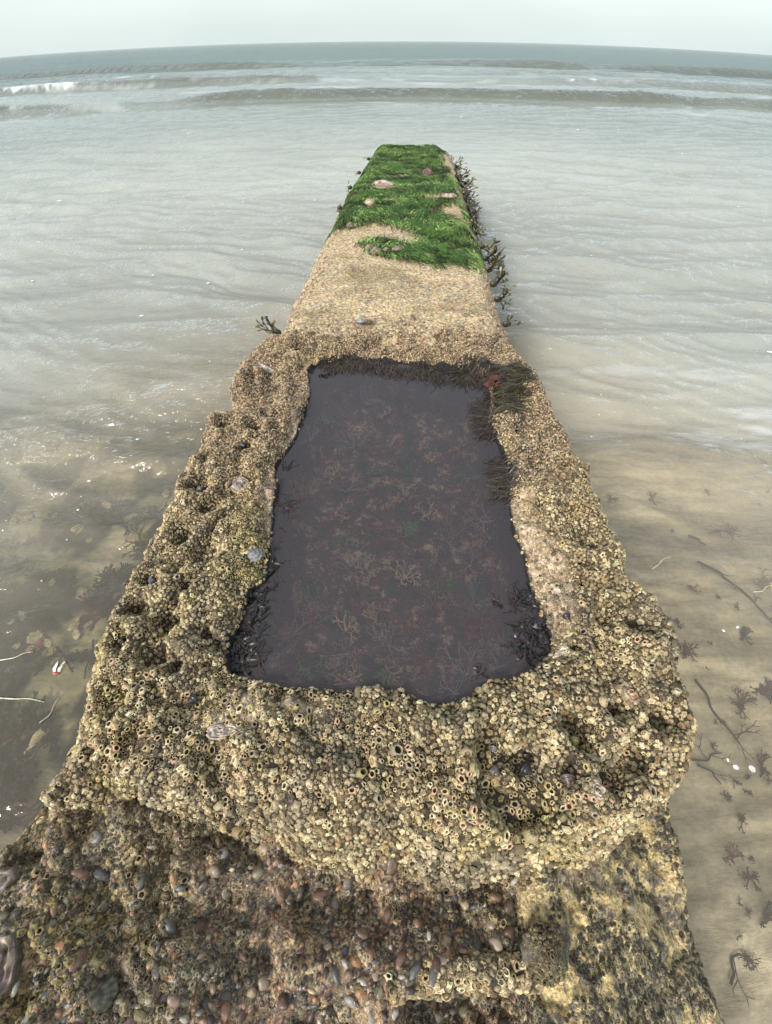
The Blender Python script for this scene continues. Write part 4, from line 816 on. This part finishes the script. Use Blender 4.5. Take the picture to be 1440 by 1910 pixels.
# ------------------------------------------------------------------ things on the seabed
def sunk(kind, pts, r, label, group, c_, cat, twigs=0, zoff=.006, onwater=False):
    """a stem lying along pixel-traced points of the bed"""
    W_ = []
    for a, b_ in pts:
        x0, y0 = at(a, b_, -.58 if not onwater else ZW); W_.append((x0, y0, (bz(x0, y0)+zoff+r) if not onwater else sea_zs(x0, y0)+.003))
    W_ = np.array(W_); n = max(8, len(pts)*4); tt = np.linspace(0, len(W_)-1, n); P_ = np.stack([np.interp(tt, np.arange(len(W_)), W_[:, k]) for k in range(3)], 1)
    P_[:, :2] += np.stack([noise(tt*1.3, tt*0+3, 8), noise(tt*1.3, tt*0+9, 8)], 1)*r*2
    mb = MB(); mb.tube(P_, r*np.linspace(1.1, .5, n), c_, 6)
    for _ in range(twigs):
        i = rnd.randint(1, n-2); an = rnd.uniform(0, 6.28); branching(mb, P_[i], (math.cos(an), math.sin(an), .15), rnd.uniform(.015, .035), r*.5, 2, np.array(c_)*rnd.uniform(.8, 1.3), .6)
    c = Vector(P_[0]); me = mb.mesh(kind); me.transform(Matrix.Translation(-c)); o = obj(kind, me, M_drift); o.location = c; return tag(o, label, cat, group)
DW = (.045, .032, .035)
GT = 'weed stems lying on the sand right of the groyne'
sunk('seaweed_strand', [(1308, 1042), (1345, 1066), (1380, 1090), (1410, 1118), (1450, 1160)], .0045, 'long dark weed strand crossing the sand on the right, level with the middle of pool', GT, DW, 'seaweed', 5)
sunk('seaweed_strand', [(1297, 1268), (1320, 1305), (1350, 1350), (1384, 1392)], .0038, 'dark twig lying diagonally on the sand beside the front ledge', GT, DW, 'seaweed', 3)
sunk('seaweed_strand', [(1288, 996), (1305, 1003), (1322, 1014)], .005, 'short thick dark stick on the sand', GT, DW, 'seaweed')
sunk('seaweed_strand', [(1296, 1418), (1325, 1418), (1352, 1408)], .003, 'forked dark twig touching the right edge of the ledge, beside two white shells', GT, DW, 'seaweed', 2)
sunk('seaweed_strand', [(1308, 1428), (1335, 1440), (1352, 1468)], .003, 'lower thin branch beside the forked twig on the right', GT, DW, 'seaweed', 1)
sunk('seaweed_strand', [(1366, 1840), (1362, 1805), (1378, 1786), (1405, 1800)], .003, 'curved dark weed stem at the bottom right beside the apron', GT, DW, 'seaweed', 1)
sunk('seaweed_strand', [(1255, 790), (1290, 765), (1340, 775), (1400, 810), (1450, 842)], .008, 'long arched dark weed under the milky water on the right', GT, DW, 'seaweed', 8)
sunk('seaweed_strand', [(1265, 800), (1330, 815), (1400, 830)], .007, 'dark weed strand just below the long arched one', GT, DW, 'seaweed', 6)
sunk('seaweed_strand', [(1330, 990), (1350, 980), (1392, 988)], .003, 'bushy dark sprig above the short thick stick', GT, DW, 'seaweed', 6)
sunk('straw', [(1216, 1062), (1232, 1046), (1256, 1036)], .0018, 'short pale straw floating over the sand on the right', None, (.62, .55, .40), 'straw', onwater=True)
sunk('straw', [(1408, 1104), (1428, 1100), (1445, 1092)], .0018, 'pale straw at the right edge of the picture', None, (.6, .53, .38), 'straw', onwater=True)
sunk('straw', [(-10, 1228), (25, 1220), (55, 1213)], .0018, 'pale straw left of the white crab shell, upper of the left-hand straws', None, (.62, .6, .45), 'straw', onwater=True)
sunk('straw', [(-10, 1299), (35, 1300), (78, 1309)], .0018, 'pale straw below the white crab shell on the left', None, (.62, .6, .45), 'straw', onwater=True)
sunk('straw', [(72, 1347), (92, 1328), (108, 1298)], .0014, 'thin slanting straw near the left edge of the groyne', None, (.5, .5, .36), 'straw', onwater=True)
GL = 'dark branches on the stony bed left of the groyne'
sunk('seaweed_strand', [(172, 1190), (166, 1225), (158, 1268)], .0035, 'upright dark stick against the left edge of the groyne', GL, DW, 'seaweed')
sunk('seaweed_strand', [(100, 1202), (118, 1222), (136, 1256)], .004, 'dark branch beside the white crab shell', GL, DW, 'seaweed', 3)
sunk('seaweed_strand', [(60, 1130), (100, 1118), (140, 1100)], .003, 'dark stem above the small red weed on the left', GL, DW, 'seaweed', 3)
def tuft(px, py, s, c_, label, group, zoff=0):
    x0, y0 = at(px, py, -.58); mb = MB()
    for _ in range(12):
        an = rnd.gauss(0, .5)+s*900+(math.pi if rnd.random() < .3 else 0); branching(mb, (rnd.gauss(0, s*.06), rnd.gauss(0, s*.06), 0), (math.cos(an), math.sin(an), .25), s*rnd.uniform(.12, .36), s*.03, 3, np.array(c_)*rnd.uniform(.7, 1.3), .5, s*rnd.uniform(.07, .13))
    o = mb.build('weed_tuft', M_drift); o.location = (x0, y0, bz(x0, y0)+.006); return tag(o, label, 'seaweed', group)
TR = 'small weed tufts on the sand right of the groyne'
for a, b_, s, lb in [(1143, 928, .035, 'small purple-brown weed tuft near the upper right rim of the block'), (1222, 925, .05, 'brown weed tuft below the small wave on the right'), (1375, 985, .05, 'dark bushy weed tuft on the sand above the long stem'), (1300, 1095, .03, 'reddish weed scrap on the sand under the long stem'), (1285, 1215, .05, 'reddish-brown weed tuft close to the right edge of the block'), (1400, 1185, .05, 'dark weed tuft under two tiny white shells'), (1390, 1310, .06, 'dark feathery weed tuft right of the diagonal twig'), (1432, 1290, .07, 'large dark weed tuft at the right picture edge'), (1395, 1535, .03, 'small dark weed scrap below the two white shells'), (1375, 1600, .035, 'scattered brown weed scrap beside the apron'), (1405, 1640, .035, 'dark weed scrap at the lower right'), (1430, 1720, .05, 'dark weed tuft at the lower right picture edge'), (1400, 1800, .03, 'small weed scrap right of the curved stem'), (1180, 760, .05, 'dark weed clump under milky water right of the swept seaweed'), (1270, 1160, .03, 'thin weed sprig near the right rim'), (1430, 1080, .06, 'dark weed tuft beside the straw at the right edge'), (1340, 905, .03, 'small weed scrap near the spent wave'), (1260, 985, .015, 'tiny dark scrap left of the short thick stick'), (1430, 1430, .04, 'weed scrap at the right edge beside the white shells'), (1350, 1110, .025, 'triangular brown scrap on the sand')]:
    tuft(a, b_, s, (.06, .04, .045) if 'red' not in lb else (.15, .05, .05), lb, TR)
for i in range(60):
    px_, py_ = rnd.uniform(1090, 1520), rnd.uniform(880, 1860)
    if px_ < 1110+(py_-880)*.26+30: continue
    tuft(px_, py_, rnd.uniform(.008, .022), (.05, .035, .035), 'tiny dark weed scrap lying on the sand right of the groyne', 'tiny weed scraps on the sand')
TL = 'dark weed patches on the stony bed left of the groyne'
for i in range(105):
    px_, py_ = rnd.uniform(-120, 330), rnd.uniform(930, 1560)
    if px_ > 320-(py_-930)*.48: continue
    tuft(px_, py_, rnd.uniform(.06, .14), rnd.choice([(.03, .035, .03), (.025, .025, .03), (.05, .055, .03), (.07, .035, .04)]), 'dark weed tuft spread over the mottled stones left of the groyne', TL)
tuft(62, 1200, .035, (.45, .10, .10), 'small bright red weed above the white crab shell', None)
for i in range(130):
    px_, py_ = rnd.uniform(-120, 320), rnd.uniform(900, 1570)
    if px_ > 310-(py_-900)*.46: continue
    x0, y0 = at(px_, py_, -.58); r = rnd.uniform(.012, .036)
    stone('seabed_stone', x0, y0, bz(x0, y0)+r*.12, r, np.array(rnd.choice([(.50, .42, .25), (.36, .32, .18), (.56, .48, .32), (.26, .26, .15)]))*rnd.uniform(.8, 1.2), 'flat tan stone half buried in the weedy bed left of the groyne', 'stone', 'stones on the bed left of the groyne', M_bedrock, .45)
for a, b_, r, lb in [(1357, 1420, .004, 'tiny white shell at the tip of the forked twig'), (1373, 1434, .008, 'oval white shell right of the forked twig'), (1403, 1437, .010, 'larger white shell, rightmost beside the forked twig'), (1350, 1178, .005, 'tiny white shell on the sand, left of a pair'), (1376, 1172, .005, 'tiny white shell on the sand, right of a pair')]:
    x0, y0 = at(a, b_, ZW); o = stone('white_shell', x0, y0, sea_zs(x0, y0)+.001, r, (.8, .8, .76), lb, 'shell', mat=M_shell, flat=.4)
# pale crab shell with a pink base, afloat on the left
x0, y0 = at(105, 1245, ZW); cr_ = obj('crab_shell', None, None); cr_.location = (x0, y0, sea_zs(x0, y0)+.002); tag(cr_, 'broken white crab shell with a pink base floating left of the groyne', 'crab shell')
for s_, c_, nm in ((-.007, (.8, .8, .78), 'shell_plate'), (.006, (.78, .78, .74), 'shell_plate')):
    mb = MB(); mb.ribbon([(s_, -.008, .001), (s_*1.1, 0, .005), (s_*1.2, .012, .003), (s_*1.5, .02, .001)], np.array([.008, .010, .009, .003]), (1, .05, .2), c_); mb.build(nm, M_shell, cr_)
mb = MB(); mb.tube([(-.010, -.010, .001), (0, -.013, .002), (.011, -.010, .001)], [.002, .0035, .002], (.55, .16, .12)); mb.build('shell_base', M_shell, cr_)
print('objects', len(SC.objects))
